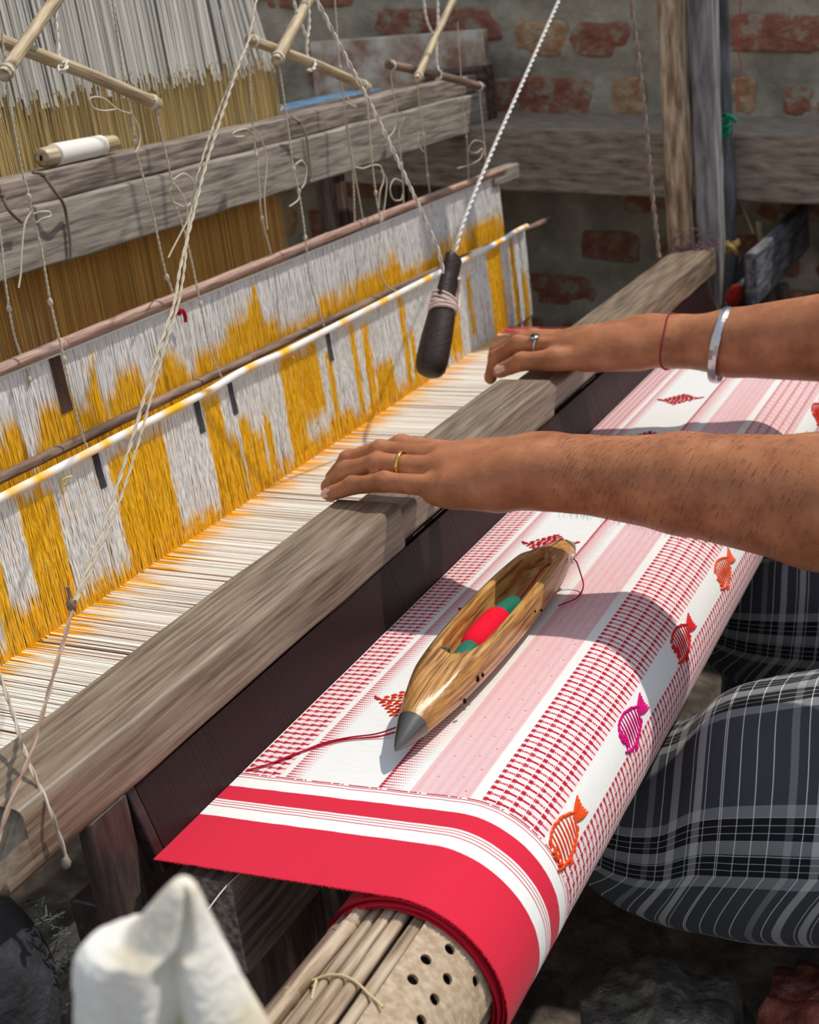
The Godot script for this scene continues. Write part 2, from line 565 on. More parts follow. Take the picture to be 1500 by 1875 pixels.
# ------------------------------------------------------------------ the batten: cap, reed, race board, swords
func build_batten() -> void:
	var t := thing("batten", "weathered brown wooden batten with dark reed, under both hands of the weaver", "loom batten", V(1.25, -0.1, -0.55))
	var rnd := RandomNumberGenerator.new()
	rnd.seed = 5
	var rows: Array = []
	var y0 := 0.045
	var full := [y0, 0.090, -0.590, -0.523]
	var grip := [y0, 0.0765, -0.588, -0.5300]
	var xs: Array = [[0.4250, 1], [0.4275, 0], [0.45, 0]]
	var x := 0.50
	while x < 0.93: xs.append([x, 0]); x += 0.055
	xs.append_array([[0.940, 0], [0.9435, 3], [0.9475, 2], [1.00, 2], [1.06, 2], [1.066, 3], [1.071, 0], [1.14, 0], [1.20, 0], [1.27, 0], [1.326, 0], [1.330, 3], [1.335, 2], [1.40, 2], [1.50, 2], [1.506, 3], [1.511, 0]])
	x = 1.57
	while x < 2.06: xs.append([x, 0]); x += 0.06
	xs.append_array([[2.078, 0], [2.080, 1]])
	for s in xs:
		var p: Array = full.duplicate()
		if s[1] == 1: p = [y0 + .004, 0.086, -0.586, -0.527]
		if s[1] == 2: p = grip
		if s[1] == 3: p = [y0, 0.0850, -0.589, -0.5250]
		rows.append([s[0], p[0], p[1], p[2], p[3]])
	var b := MB.new()
	loft_bar(b, rows, 0.006, 0.0006, rnd)
	for i in b.v.size():   # the near end is cut on a slope
		if b.v[i].x < 0.43: b.v[i].x += maxf(0.0, b.v[i].y - 0.050) * 1.05
	part("cap", b.mesh(), mats.cap, t)
	# reed: end bars, a lower bar and the dents between them
	var reed := MB.new()
	var rz := func(yy: float) -> float: return -0.5262 + (0.045 - yy) * 0.30   # the reed leans a little: its foot swings forward
	plank(reed, V(0.5425, -0.014, rz.call(-0.014) - .006), V(0.5425, 0.046, rz.call(0.046) - .006), V(0, 0, 1), 0.012, 0.009, 0.002)
	plank(reed, V(2.03, -0.014, rz.call(-0.014) - .006), V(2.03, 0.046, rz.call(0.046) - .006), V(0, 0, 1), 0.012, 0.009, 0.002)
	plank(reed, V(0.54, 0.0410, -0.537), V(2.04, 0.0410, -0.537), V(0, 0, 1), 0.012, 0.008, 0.002)
	var frame := part("reed_frame", reed.mesh(), mats.reed, t)
	var d := MB.new()
	var n := 900
	for i in n:
		var xx := 0.547 + 1.478 * i / n
		var w := 0.00156
		var tone := rnd.randf_range(0.92, 1.06)
		var col := Color(0.026, 0.0135, 0.0145) * tone
		var jog := rnd.randf_range(-.00008, .00008)
		var pts := [V(xx, -0.012, rz.call(-0.012) + jog), V(xx + w, -0.012, rz.call(-0.012) + jog), V(xx + w, 0.0446, rz.call(0.0446) + jog), V(xx, 0.0446, rz.call(0.0446) + jog)]
		var back: Array = pts.map(func(p): return p + V(0, 0, -0.008))
		d.flat(pts, col)
		d.flat([back[1], back[0], back[3], back[2]], col)
		d.flat([back[0], pts[0], pts[3], back[3]], col)
		d.flat([pts[1], back[1], back[2], pts[2]], col)
	var dm := yarn_mat()
	dm.roughness = 0.38
	dm.metallic_specular = 0.32
	stuff(part("reed_dents", d.mesh(), dm, frame))
	wood_part("race_board", V(0.54, -0.085, -0.565), V(2.07, -0.085, -0.565), V(0, 0, 1), 0.075, 0.058, mats.reed, t, 0.005)
	# swords: the near one under the cap, the far one rising to the roof
	wood_part("sword", V(0.5155, -0.36, -0.5285), V(0.5155, 0.047, -0.5285), V(0, 0, 1), 0.012, 0.040, mats.swordwood, t, 0.004, 0.0006, 3)
	wood_part("sword", V(2.085, 0.05, -0.579), V(2.085, 1.0, -0.579), V(0, 0, 1), 0.038, 0.045, mats.postwood, t, 0.006, 0.0015, 4)
	var frayed := MB.new()
	for i in 60:
		var p := V(2.055 + rnd.randf() * .012, 0.09 + rnd.randf() * 0.035 * rnd.randf(), -0.585 + rnd.randf() * 0.075)
		frayed.tube([p, p + V(rnd.randf_range(-.006, .002), rnd.randf_range(-.006, .006), rnd.randf_range(-.008, .008)), p + V(rnd.randf_range(-.009, .001), rnd.randf_range(-.01, .01), rnd.randf_range(-.012, .012))], 0.0007, 4, lin(150, 110, 118))
	stuff(part("lint", frayed.mesh(), mats.yarn, t))

# ------------------------------------------------------------------ the cloth
const TY := -0.049
const TZ := -0.33
const TR := 0.062
const T0 := 0.178

# the cloth's profile: flat from the reed to the roll, then round the roll
func prof(s: float) -> Vector2:
	var th0 := deg_to_rad(94.14)
	if s < T0:
		var e := Vector2(TY + TR * sin(th0), TZ + TR * cos(th0))
		return Vector2(0.0, -0.512).lerp(e, s / T0)
	var th := th0 - (s - T0) / TR
	var r := TR - maxf(0.0, s - 0.40) * 0.012
	return Vector2(TY + r * sin(th), TZ + r * cos(th))

func on_cloth(x: float, s: float, lift := 0.0) -> Vector3:
	var p := prof(s)
	var q := prof(s + 0.001)
	var d := (q - p).normalized()
	return V(x, p.x + d.y * lift, p.y - d.x * lift)

func cloth_piece(b: MB, x0: float, x1: float, s0: float, s1: float, nx: int, ns: int, ux: float, sag := 0.0) -> void:
	var rows: Array = []
	var uvs: Array = []
	var n := FastNoiseLite.new()
	n.frequency = 6.0
	for i in nx + 1:
		var row: Array = []
		var uv: Array = []
		for j in ns + 1:
			var s := s0 + (s1 - s0) * j / ns
			var x := x0 + (x1 - x0) * i / nx
			var p := on_cloth(x, s, n.get_noise_2d(x * 3.0, s * 8.0) * 0.0004)
			row.append(p)
			uv.append(Vector2((x - x0) / ux, s / 0.36))
		rows.append(row)
		uvs.append(uv)
	b.rings(rows, false, null, uvs)

func hash1(a: int, b: int) -> float:
	var h := (a * 374761393 + b * 668265263) & 0x7fffffff
	h = ((h ^ (h >> 13)) * 1274126177) & 0x7fffffff
	return float((h ^ (h >> 16)) & 0xffff) / 65535.0

# the woven pattern, two rows of dashes wide (u) and 0.36 m long round the profile (v)
func pattern_texture() -> ImageTexture:
	var W := 256
	var H := 2048
	var bytes := PackedByteArray()
	bytes.resize(W * H * 3)
	var red := Vector3(180, 20, 46)
	var white := Vector3(238, 240, 240)
	var pale := Vector3(244, 226, 229)
	for j in H:
		var s := 360.0 * j / H          # mm
		for i in W:
			var x := 26.8 * i / W       # mm: four rows of 6.7 mm
			var k := fposmod(x, 6.7)
			var c := white
			var dash := -1.0            # distance into a dash band, mm
			var col := 9.0
			if s > 1.0 and s < 31.5: dash = s - 1.0; col = 7.6
			elif s > 189.0 and s < 237.0: dash = s - 189.0; col = 9.6
			elif s > 260.0 and s < 310.0: dash = s - 260.0; col = 8.4
			if dash >= 0.0:
				c = pale
				var q := fposmod(dash, col)
				var m := absf(k - 3.35)
				var shift := fposmod(floorf(x / 6.7), 2.0)
				if m < 1.0 and not (shift > 0.5 and fposmod(dash, 1.5) < 0.4): c = red
				if q < 3.1 and m < 2.15 and not (fposmod(q, 1.25) > 1.0): c = red
				if q > col - 0.5: c = pale
			elif s >= 37.0 and s < 50.0 or s >= 112.0 and s < 130.0:
				var g := 1.0 - (s - 37.0) / 13.0 if s < 50.0 else 1.0 - (s - 112.0) / 18.0
				c = pale.lerp(white, 1.0 - g)
				var kk := fposmod(x, 3.35)
				var dx := fposmod(s, 1.9)
				var len := 0.7 + 1.1 * g
				if absf(kk - 1.7) < 0.45 + 0.5 * g and dx < len: c = red.lerp(pale, 0.55 * (1.0 - g))
				if s >= 112.0 and s < 114.5 and kk > 0.5: c = red
			elif s >= 136.5 and s < 181.0:
				c = pale
				var r := fposmod(x * 1.0 + floorf(s / 0.9) * 0.42, 1.675)
				if r < 0.72 and fposmod(s, 0.9) < 0.62: c = Vector3(206, 84, 104)
				if hash1(i / 8, j / 8) > 0.997: c = red
			elif s > 310.0: c = Vector3(180, 40, 60)
			var grain := 0.97 + 0.03 * hash1(i, j / 2) - 0.05 * hash1(i / 2, j / 90 + 11) * hash1(i / 3, j / 40)
			var o := (j * W + i) * 3
			bytes[o] = clampi(int(c.x * grain), 0, 255)
			bytes[o + 1] = clampi(int(c.y * grain), 0, 255)
			bytes[o + 2] = clampi(int(c.z * grain), 0, 255)
	return ImageTexture.create_from_image(Image.create_from_data(W, H, false, Image.FORMAT_RGB8, bytes))

# the end border, 106 mm of stripes across u
func border_texture() -> ImageTexture:
	var W := 1024
	var H := 64
	var bytes := PackedByteArray()
	bytes.resize(W * H * 3)
	var red := Vector3(220, 44, 70)
	var white := Vector3(240, 243, 243)
	for i in W:
		var x := 534.0 + 106.0 * i / W
		for j in H:
			var c := white
			if x < 587.0: c = red
			elif x > 598.2 and x < 599.2 or x > 601.2 and x < 602.1 or x > 603.8 and x < 604.6: c = Vector3(200, 60, 84)
			elif x > 606.5 and x < 623.0: c = red
			elif x > 634.2 and x < 635.0 or x > 637.0 and x < 638.0: c = Vector3(200, 60, 84)
			elif x > 638.6 and x < 639.8 and hash1(j / 3, 3) > 0.35: c = Vector3(176, 26, 50)
			var g := 0.93 + 0.07 * hash1(i / 2, j) if c.y < 100.0 else 0.985 + 0.015 * hash1(i / 2, j)
			var o := (j * W + i) * 3
			bytes[o] = int(c.x * g); bytes[o + 1] = int(c.y * g); bytes[o + 2] = int(c.z * g)
	return ImageTexture.create_from_image(Image.create_from_data(W, H, false, Image.FORMAT_RGB8, bytes))

func cloth_mat(t: Texture2D, scale := Vector3.ONE) -> StandardMaterial3D:
	var m := plain_mat(Color.WHITE, 0.92)
	m.albedo_texture = t
	m.uv1_scale = scale
	m.metallic_specular = 0.2
	m.rim_enabled = true
	m.rim = 0.15
	return m

func build_cloth() -> void:
	var t := thing("woven_cloth", "red and white patterned cotton cloth with striped red border, wound on the beam", "cloth", V(1.2, -0.11, -0.38))
	var b := MB.new()
	var X0 := 0.534
	var X1 := 1.915
	cloth_piece(b, X0 + 0.106, X1 - 0.106, 0.0, 0.54, 60, 110, 0.0268)
	part("patterned_field", b.mesh(), cloth_mat(pattern_texture()), t)
	var bm := cloth_mat(border_texture(), V(1, 12, 1))
	b = MB.new()
	cloth_piece(b, X0, X0 + 0.106, 0.0, 0.56, 12, 130, 0.106)
	part("border", b.mesh(), bm, t)
	b = MB.new()
	cloth_piece(b, X1, X1 - 0.106, 0.0, 0.54, 12, 110, -0.106)
	for i in range(0, b.ix.size(), 3):   # mirrored: turn the faces back
		var q := b.ix[i]
		b.ix[i] = b.ix[i + 1]
		b.ix[i + 1] = q
	part("border", b.mesh(), bm, t)
	# the earlier turns seen at the selvage: layers of red cloth, each a little further in
	b = MB.new()
	var rnd := RandomNumberGenerator.new()
	rnd.seed = 2
	for k in 6:
		var r := 0.0605 - k * 0.0016
		var x0: float = 0.5335 + [0.001, 0.004, -0.001, 0.003, 0.0, 0.004][k]
		var rows: Array = []
		for e in [[0.03, 0.0], [0.002, 0.0], [0.0, -0.0003], [0.0, -0.0012], [0.002, -0.0015]]:
			var row: Array = []
			for j in 96:
				var w := -TAU * j / 96
				var rr: float = r + e[1] + 0.0004 * sin(w * 5.0 + k)
				row.append(V(x0 + e[0] + 0.0008 * sin(w * 3.0 + k * 2.0), TY + rr * sin(w), TZ + rr * cos(w)))
			rows.append(row)
		b.rings(rows, true, range(5).map(func(_i): return lin(196, 34, 58)))
	var layers := part("selvage_layers", b.mesh(), mats.yarn, t)
	# little stitches standing up along the selvage
	b = MB.new()
	for i in 420:
		var s := 0.003 + 0.40 * i / 420.0
		var l := rnd.randf_range(0.0004, 0.0012)
		b.tube([on_cloth(0.5345, s, 0.0003), on_cloth(0.5338 - l, s + rnd.randf_range(-.0008, .0008), rnd.randf_range(-.0002, .0008))], 0.00035, 3, lin(206, 44, 66), false)
	stuff(part("selvage_stitches", b.mesh(), mats.yarn, layers))
	# embroidered motifs: fish along the roll, diamonds on the flat
	var fish_cols := [lin(236, 84, 40), lin(212, 26, 124), lin(212, 44, 50), lin(240, 98, 62), lin(212, 26, 124), lin(212, 44, 50), lin(226, 64, 48)]
	var fx := [0.662, 0.806, 0.948, 1.092, 1.24, 1.40, 1.575]
	var names := ["orange", "magenta", "red", "orange red", "magenta", "red", "red"]
	for i in 7:
		var f := fish(fx[i], 0.2495, fish_cols[i], 40 + i)
		part("fish_motif", f.mesh(), mats.yarn, t).set_meta("label", "raised %s embroidered fish on the white band" % names[i])
	var dx := [0.753, 0.912, 1.063, 1.222, 1.380, 1.530]
	var dc := [lin(232, 74, 38), lin(160, 16, 84), lin(206, 40, 54), lin(232, 74, 38), lin(160, 20, 90), lin(206, 48, 58)]
	var dn := ["orange", "purple", "red", "orange", "purple", "red"]
	for i in 6:
		var g := diamond(dx[i], 0.0765, dc[i], 60 + i)
		part("diamond_motif", g.mesh(), mats.yarn, t).set_meta("label", "raised %s embroidered diamond on the flat white band" % dn[i])

func stitch(b: MB, x0: float, s0: float, x1: float, s1: float, r: float, col: Color) -> void:
	var pts: Array = []
	var rad: Array = []
	for k in 6:
		var f := k / 5.0
		pts.append(on_cloth(lerpf(x0, x1, f), lerpf(s0, s1, f), r * 0.15 + r * 0.35 * sin(PI * f)))
		rad.append(r * (0.55 + 0.45 * sin(PI * f)))
	b.tube(pts, rad, 6, col)

func fish(x: float, s: float, col: Color, sd: int) -> MB:
	var b := MB.new()
	var rnd := RandomNumberGenerator.new()
	rnd.seed = sd
	# half height of the body at f (0 head, 1 tail root)
	var hh := func(f: float) -> float: return 0.0112 * pow(sin(PI * (0.20 + 0.73 * f)), 0.8)
	# slanting stripes across the body
	for i in 9:
		var f := 0.10 + 0.84 * i / 8.0
		var px := x - 0.024 + 0.043 * f
		var h: float = hh.call(f)
		stitch(b, px - 0.0035, s + h, px + 0.0035, s - h, 0.00085, col * rnd.randf_range(0.85, 1.05))
	# outline of short stitches
	for e in [-1.0, 1.0]:
		for i in 11:
			var f := i / 11.0
			var g := (i + 1.25) / 11.0
			var h0: float = hh.call(f)
			var h1: float = hh.call(minf(g, 1.0))
			var k: float = 0.0035 * e
			stitch(b, x - 0.024 + 0.043 * f - k, s + e * (h0 + rnd.randf_range(-.0006, .0008)), x - 0.024 + 0.043 * g - k, s + e * h1, 0.00125, col * rnd.randf_range(0.78, 1.05))
	# head of knots
	for i in 16:
		var a := rnd.randf() * TAU
		var r := 0.0050 * sqrt(rnd.randf())
		var px := x - 0.0205 + cos(a) * r * 0.6
		var ss := s + 0.001 + sin(a) * r * 1.5
		stitch(b, px - 0.0018, ss, px + 0.0022, ss + rnd.randf_range(-.002, .002), 0.0012, col * rnd.randf_range(0.75, 1.05))
	# tail
	for i in 6:
		var o := (i - 2.5) * 0.0021
		stitch(b, x + 0.017, s - 0.001 + o * 0.30, x + 0.033 + absf(o) * 0.5, s - 0.002 + o * 1.25, 0.0014, col * rnd.randf_range(0.85, 1.05))
	stitch(b, x - 0.006, s + 0.0115, x - 0.012, s + 0.0150, 0.0016, col)
	return b

func diamond(x: float, s: float, col: Color, sd: int) -> MB:
	var b := MB.new()
	var rnd := RandomNumberGenerator.new()
	rnd.seed = sd
	for i in 11:
		var f := (i - 5) / 5.0
		var h := 0.0225 * (1.0 - absf(f)) + 0.003
		var px := x + f * 0.021
		var ss := s - h
		while ss < s + h - 0.001:
			var l := rnd.randf_range(0.003, 0.006)
			stitch(b, px + rnd.randf_range(-.001, .001), ss, px + 0.0022, minf(ss + l, s + h), 0.0010, col * rnd.randf_range(0.75, 1.1))
			ss += l + rnd.randf_range(0.0005, 0.002)
	for e in [-1.0, 1.0]:
		stitch(b, x + 0.001, s + e * 0.021, x + 0.003, s + e * 0.028, 0.0012, col * 0.9)
		stitch(b, x + 0.003, s + e * 0.026, x + 0.006, s + e * 0.030, 0.0011, col * 0.8)
	return b

# ------------------------------------------------------------------ the cloth beam inside the roll
func build_cloth_beam() -> void:
	var t := thing("cloth_beam", "round beam of bamboo slats with punched card strip and twine, inside the cloth roll", "cloth beam", V(1.1, -0.10, -0.33))
	var rnd := RandomNumberGenerator.new()
	rnd.seed = 8
	var xa := 0.24
	var b := MB.new()
	b.tube([V(xa - 0.02, TY, TZ), V(0.6, TY, TZ), V(1.2, TY, TZ), V(2.0, TY, TZ)], 0.0435, 28)
	part("core", b.mesh(), mats.darkwood, t)
	# slats: curved strips with rounded edges
	var n := 30
	for k in n:
		var a0 := TAU * k / n
		var lo := a0 + 0.014 + rnd.randf() * 0.016
		var hi := a0 + TAU / n - 0.014 - rnd.randf() * 0.016
		var deg := fposmod(rad_to_deg(a0), 360.0)
		var tw := rnd.randf_range(-.02, .02)
		var r := 0.0500 + rnd.randf_range(-.0006, .0006)
		var x0 := xa + rnd.randf_range(0.0, 0.02)
		var m := MB.new()
		var rows: Array = []
		for i in 9:
			var x := lerpf(x0, 0.66, i / 8.0)
			var row: Array = []
			var sh := tw * i / 8.0
			for q in [[lo, 0.0445], [lo, r - .001], [lo + .012, r], [lerpf(lo, hi, .33), r + .0006], [lerpf(lo, hi, .66), r + .0006], [hi - .012, r], [hi, r - .001], [hi, 0.0445]]:
				row.append(V(x, TY + q[1] * sin(q[0] + sh), TZ + q[1] * cos(q[0] + sh)))
			rows.append(row)
		rows.reverse()
		m.rings(rows)
		m.cap(rows[0], Color.WHITE, true)
		m.cap(rows[-1])
		var tone := rnd.randf_range(0.78, 1.08)
		for q in m.c.size(): m.c[q] = Color(tone, tone * rnd.randf_range(.995, 1.0), tone * 0.99)
		if deg > 8.0 and deg < 68.0: continue   # no slats under the card, so that its holes read dark
		part("slat", m.mesh(), mats.slat, t)
	# card strip with punched holes: cells with round openings
	var c := MB.new()
	var holes := {}
	for h in [[1, 1], [2, 1], [3, 1], [4, 1], [1, 3], [3, 3], [0, 4], [2, 4], [4, 4], [1, 5], [3, 5], [0, 6], [2, 6], [5, 2], [5, 5], [6, 1], [6, 4]]: holes[Vector2i(h[0], h[1])] = true
	var nx := 16
	var na := 8
	for i in nx:
		for j in na:
			var xlo := 0.262 + 0.017 * i
			var alo := deg_to_rad(3.0 + 8.6 * j)
			var da := deg_to_rad(8.6)
			var hole: bool = holes.has(Vector2i((i * 5) % 7, j)) and j > 0
			var ring_o: Array = []
			var ring_i: Array = []
			for k in 16:
				var w := TAU * k / 16
				var sq := Vector2(cos(w), sin(w)) / maxf(absf(cos(w)), absf(sin(w))) * 0.5
				var ci := Vector2(cos(w) * 0.0034 / 0.017, sin(w) * 0.0034 / (da * 0.0525)) if hole else Vector2.ZERO
				for e in [[sq, ring_o], [ci, ring_i]]:
					var x: float = xlo + (e[0].x + 0.5) * 0.017
					var a: float = alo + (e[0].y + 0.5) * da
					e[1].append([x, a])
			var at := func(q: Array, r: float) -> Vector3: return V(q[0], TY + r * sin(q[1]), TZ + r * cos(q[1]))
			var R := 0.0535
			var rows: Array = [ring_i.map(func(q): return at.call(q, R)), ring_o.map(func(q): return at.call(q, R))]
			rows.reverse()
			c.rings(rows)
			if hole: c.rings([rows[1], ring_i.map(func(q): return at.call(q, R - 0.002))])
	var edge: Array = [[], []]
	for k in 40:
		for e in 2:
			var a := deg_to_rad(3.0 + 8.6 * na)
			var r := 0.0535 - 0.002 * e
			edge[e].append(V(0.262 + 0.017 * nx * k / 39.0, TY + r * sin(a), TZ + r * cos(a)))
	c.rings(edge, false)
	var cm := tri_mat([[0.2, rgb8(150, 130, 108)], [0.5, rgb8(176, 156, 132)], [0.8, rgb8(196, 180, 158)]], 0.03, 77, V(9, 9, 9), 0.8, 0.012, 0.05)
	part("punched_card", c.mesh(), cm, t)
	# loose twigs tucked on the left, and the twine round them
	for q in [[142.0, 0.0565, 0.0052, 0.270], [156.0, 0.0560, 0.0040, 0.30], [166.0, 0.0570, 0.0034, 0.262], [128.0, 0.0555, 0.0046, 0.34]]:
		var a := deg_to_rad(q[0])
		var p := V(q[3], TY + q[1] * sin(a), TZ + q[1] * cos(a))
		var e := V(0.60, TY + (q[1] - .006) * sin(a - .10), TZ + (q[1] - .006) * cos(a - .10))
		stick_part("twig", p, e, q[2], mats.brownwood if q[2] > .005 else mats.slat, t, 0.07, int(q[0]), 0.003)
	var tw: Array = []
	for i in 40:
		var a := deg_to_rad(64.0 + 96.0 * i / 39.0)
		var r := 0.0522 + 0.006 * maxf(0.0, sin((i - 22) * 0.18)) 
		tw.append(V(0.462 + 0.018 * sin(i * 0.09) - 0.01 * i / 39.0, TY + r * sin(a), TZ + r * cos(a)))
	b = MB.new()
	b.tube(tw, 0.0009, 6, lin(206, 186, 146))
	b.tube(smooth([tw[22], tw[22] + V(-0.003, 0.0022, 0.003), tw[22] + V(-0.009, 0.0022, 0.005), tw[22] + V(-0.015, 0.0012, 0.007)]), 0.0009, 6, lin(206, 186, 146))
	part("twine", b.mesh(), mats.yarn, t)

# ------------------------------------------------------------------ beams of the loom frame
func build_frame() -> void:
	var t := thing("breast_beam", "square rough-sawn breast beam just under the taut cloth, left of the cloth roll", "loom beam", V(1.2, -0.08, -0.487))
	wood_part("beam", V(0.540, -0.048, -0.478), V(1.98, -0.048, -0.478), V(0, 0, 1), 0.044, 0.074, mats.beam, t, 0.003, 0.0008, 21)
	# ground posts that carry it
	wood_part("leg", V(0.62, -0.60, -0.487), V(0.62, -0.086, -0.487), V(1, 0, 0), 0.05, 0.05, mats.darkwood, t, 0.004, 0.001, 22)
	wood_part("leg", V(1.93, -0.60, -0.487), V(1.93, -0.086, -0.487), V(1, 0, 0), 0.05, 0.05, mats.darkwood, t, 0.004, 0.001, 23)
	# the double beam behind the heddles that carries the comber board
	var h := thing("harness_beam", "long grey double beam of two old boards behind the heddles", "loom beam", V(1.5, 0.28, -1.03))
	wood_part("lower_board", V(0.78, 0.3125, -1.025), V(2.36, 0.3125, -1.025), V(0, 0, 1), 0.05, 0.066, mats.greywood, h, 0.004, 0.001, 24)
	wood_part("upper_board", V(0.80, 0.3615, -1.033), V(2.30, 0.3615, -1.033), V(0, 0, 1), 0.044, 0.032, mats.beam, h, 0.004, 0.001, 25)
	wood_part("back_board", V(0.80, 0.345, -1.115), V(2.36, 0.345, -1.115), V(0, 0, 1), 0.03, 0.06, mats.darkwood, h, 0.004, 0.001, 26)
	wood_part("end_block", V(2.335, 0.335, -1.12), V(2.335, 0.335, -1.0), V(1, 0, 0), 0.05, 0.11, mats.darkwood, h, 0.004, 0.001, 27)
	wood_part("post", V(2.30, -0.60, -1.08), V(2.30, 0.30, -1.08), V(1, 0, 0), 0.06, 0.06, mats.darkwood, h, 0.005, 0.001, 28)
	wood_part("post", V(0.74, -0.60, -1.08), V(0.74, 0.42, -1.08), V(1, 0, 0), 0.06, 0.06, mats.darkwood, h, 0.005, 0.001, 29)
	# grey steel-blue upright beside the far sword, and a dark pole behind it
	var p := thing("loom_post", "grey wooden upright leaning beside the brown sword at the far end of the loom", "post", V(2.12, -0.55, -0.53))
	wood_part("plank", V(2.117, -0.60, -0.538), V(2.117, 1.0, -0.541), V(0, 0, 1), 0.036, 0.05, mats.postgrey, p, 0.004, 0.001, 30)
	var dp := thing("dark_pole", "dark grey round pole behind the grey upright, with a green rag tied to it", "pole", V(2.2, -0.55, -0.52))
	stick_part("pole", V(2.19, -0.62, -0.515), V(2.24, 1.0, -0.555), 0.014, mats.darkpole, dp, 0.0, 31)
	# ledge timber on the wall
	var w := thing("wall_timber", "thick dusty timber lying along the brick wall", "timber", V(2.43, 0.14, -0.7))
	wood_part("timber", V(2.345, 0.3005, -1.72), V(2.345, 0.1085, 0.4), V(1, 0, 0), 0.23, 0.113, mats.dusty, w, 0.006, 0.0015, 32)

# ------------------------------------------------------------------ warp and heddles
func build_heddles() -> void:
	var rnd := RandomNumberGenerator.new()
	rnd.seed = 17
	var white := lin(236, 232, 224)
	var yellow := lin(255, 192, 40)
	var amber := lin(252, 176, 24)
	# the warp between the reed and the heddles: fine yarns in small clumps
	var w := MB.new()
	var x := 0.548
	var idx := 0
	var drift := 0.0
	while x < 1.912:
		var red := x < 0.560 or x > 1.872
		var stripe := (x > 0.572 and x < 0.576) or (x > 1.852 and x < 1.858) or (x > 1.842 and x < 1.845)
		var col := lin(246, 240, 230)
		if red or stripe: col = lin(196, 24, 48)
		var tone := rnd.randf_range(0.88, 1.06)
		if rnd.randf() < 0.07: col = lin(214, 184, 164)
		if rnd.randf() < 0.035: col = lin(150, 106, 84)
		drift = clampf(drift + rnd.randf_range(-.0008, .0008), -.0022, .0022)
		var up := 0.0012 if idx % 2 else -0.0012
		var xe := x + drift + rnd.randf_range(-.001, .001)
		var dye := amber if rnd.randf() < 0.72 else yellow
		var far := 0.012 + 0.045 * rnd.randf() * rnd.randf()
		var tinted := rnd.randf() < 0.62 and not red
		var pts: Array = [V(x, -0.0012, -0.516), V(lerpf(x, xe, .4), up * .4, -0.63), V(lerpf(x, xe, .8), up * .8, -0.83 + far + 0.02), V(lerpf(x, xe, .9), up * .9, -0.83 + far), V(xe, up, -0.829)]
		var c2 := col * tone
		var cc: Array = [c2, c2, c2, (dye if tinted else c2), (dye if tinted else c2)]
		w.yarn(pts, 0.00076 if idx % 5 else 0.0009, 0.0003, V(0, 1, 0), cc)
		x += rnd.randf_range(0.0008, 0.0012) * (1.9 if rnd.randf() < 0.05 else 1.0)
		idx += 1
	var warp := one("warp_sheet", w.mesh(), mats.yarn, "flat sheet of stretched white warp yarns between the batten and the yellow heddles", "warp yarn")
	stuff(warp)
	var w2 := MB.new()
	x = 0.55
	while x < 1.91:
		var c2 := lin(226, 214, 196) * rnd.randf_range(0.7, 1.0)
		w2.tube([V(x, 0.0, -0.83), V(x + 0.004, 0.0, -0.95), V(x, 0.005, -1.2), V(x, 0.06, -2.4)], 0.0006, 3, c2, false)
		x += 0.0022
	stuff(one("rear_warp_sheet", w2.mesh(), mats.yarn, "warp yarns running back under the harness beam to the warp beam", "warp yarn"))
	var warp_bar := thing("warp_beam", "round warp beam far behind the harness beam", "loom beam", V(1.2, 0.0, -2.44))
	stick_part("beam", V(0.45, 0.02, -2.44), V(2.2, 0.02, -2.44), 0.05, mats.darkwood, warp_bar, 0.0, 3)
	wood_part("post", V(0.5, -0.60, -2.44), V(0.5, 0.0, -2.44), V(1, 0, 0), 0.06, 0.06, mats.darkwood, warp_bar)
	wood_part("post", V(2.1, -0.60, -2.44), V(2.1, 0.0, -2.44), V(1, 0, 0), 0.06, 0.06, mats.darkwood, warp_bar)

	heddle_shaft(true)
	heddle_shaft(false)

# yellow patches of the front heddles: upper left and lower right corner of each, then the edge of the dye on the rear ones
var patches := [[0.7357, 0.1034, 0.7524, -0.0108], [0.7870, 0.1326, 0.8332, -0.0329], [0.7447, 0.0400, 0.8219, -0.0522], [0.8169, 0.0019, 0.8980, -0.0639], [0.9148, 0.1297, 1.0033, -0.0616], [0.9535, 0.0391, 1.0045, -0.0376], [0.9941, -0.0003, 1.0578, -0.0506],
	[1.0751, 0.1374, 1.1080, -0.0120], [1.1037, 0.0812, 1.1298, -0.0046], [1.1333, 0.0959, 1.1540, -0.0127], [1.1540, 0.0714, 1.1753, -0.0027], [1.1797, 0.0824, 1.1949, 0.0039], [1.2315, 0.1366, 1.2689, -0.0198], [1.2685, 0.1357, 1.3198, 0.0442], [1.2574, 0.0250, 1.3115, -0.0200], [1.3365, 0.1162, 1.3495, 0.0070], [1.3197, 0.0328, 1.3858, -0.0092], [1.4014, 0.1338, 1.4152, 0.0008], [1.4311, 0.1267, 1.4512, 0.0037], [1.4535, 0.0639, 1.5045, -0.0082], [1.5414, 0.1367, 1.5573, 0.0020], [1.5633, 0.0871, 1.5764, 0.0099], [1.6492, 0.0891, 1.6706, -0.0010], [1.6852, 0.0889, 1.7298, 0.0070], [1.7654, 0.1192, 1.7811, 0.0195], [1.8515, 0.1385, 1.9073, -0.0038], [1.9410, 0.1337, 1.9638, -0.0091], [1.9822, 0.0726, 2.0060, -0.0122]]
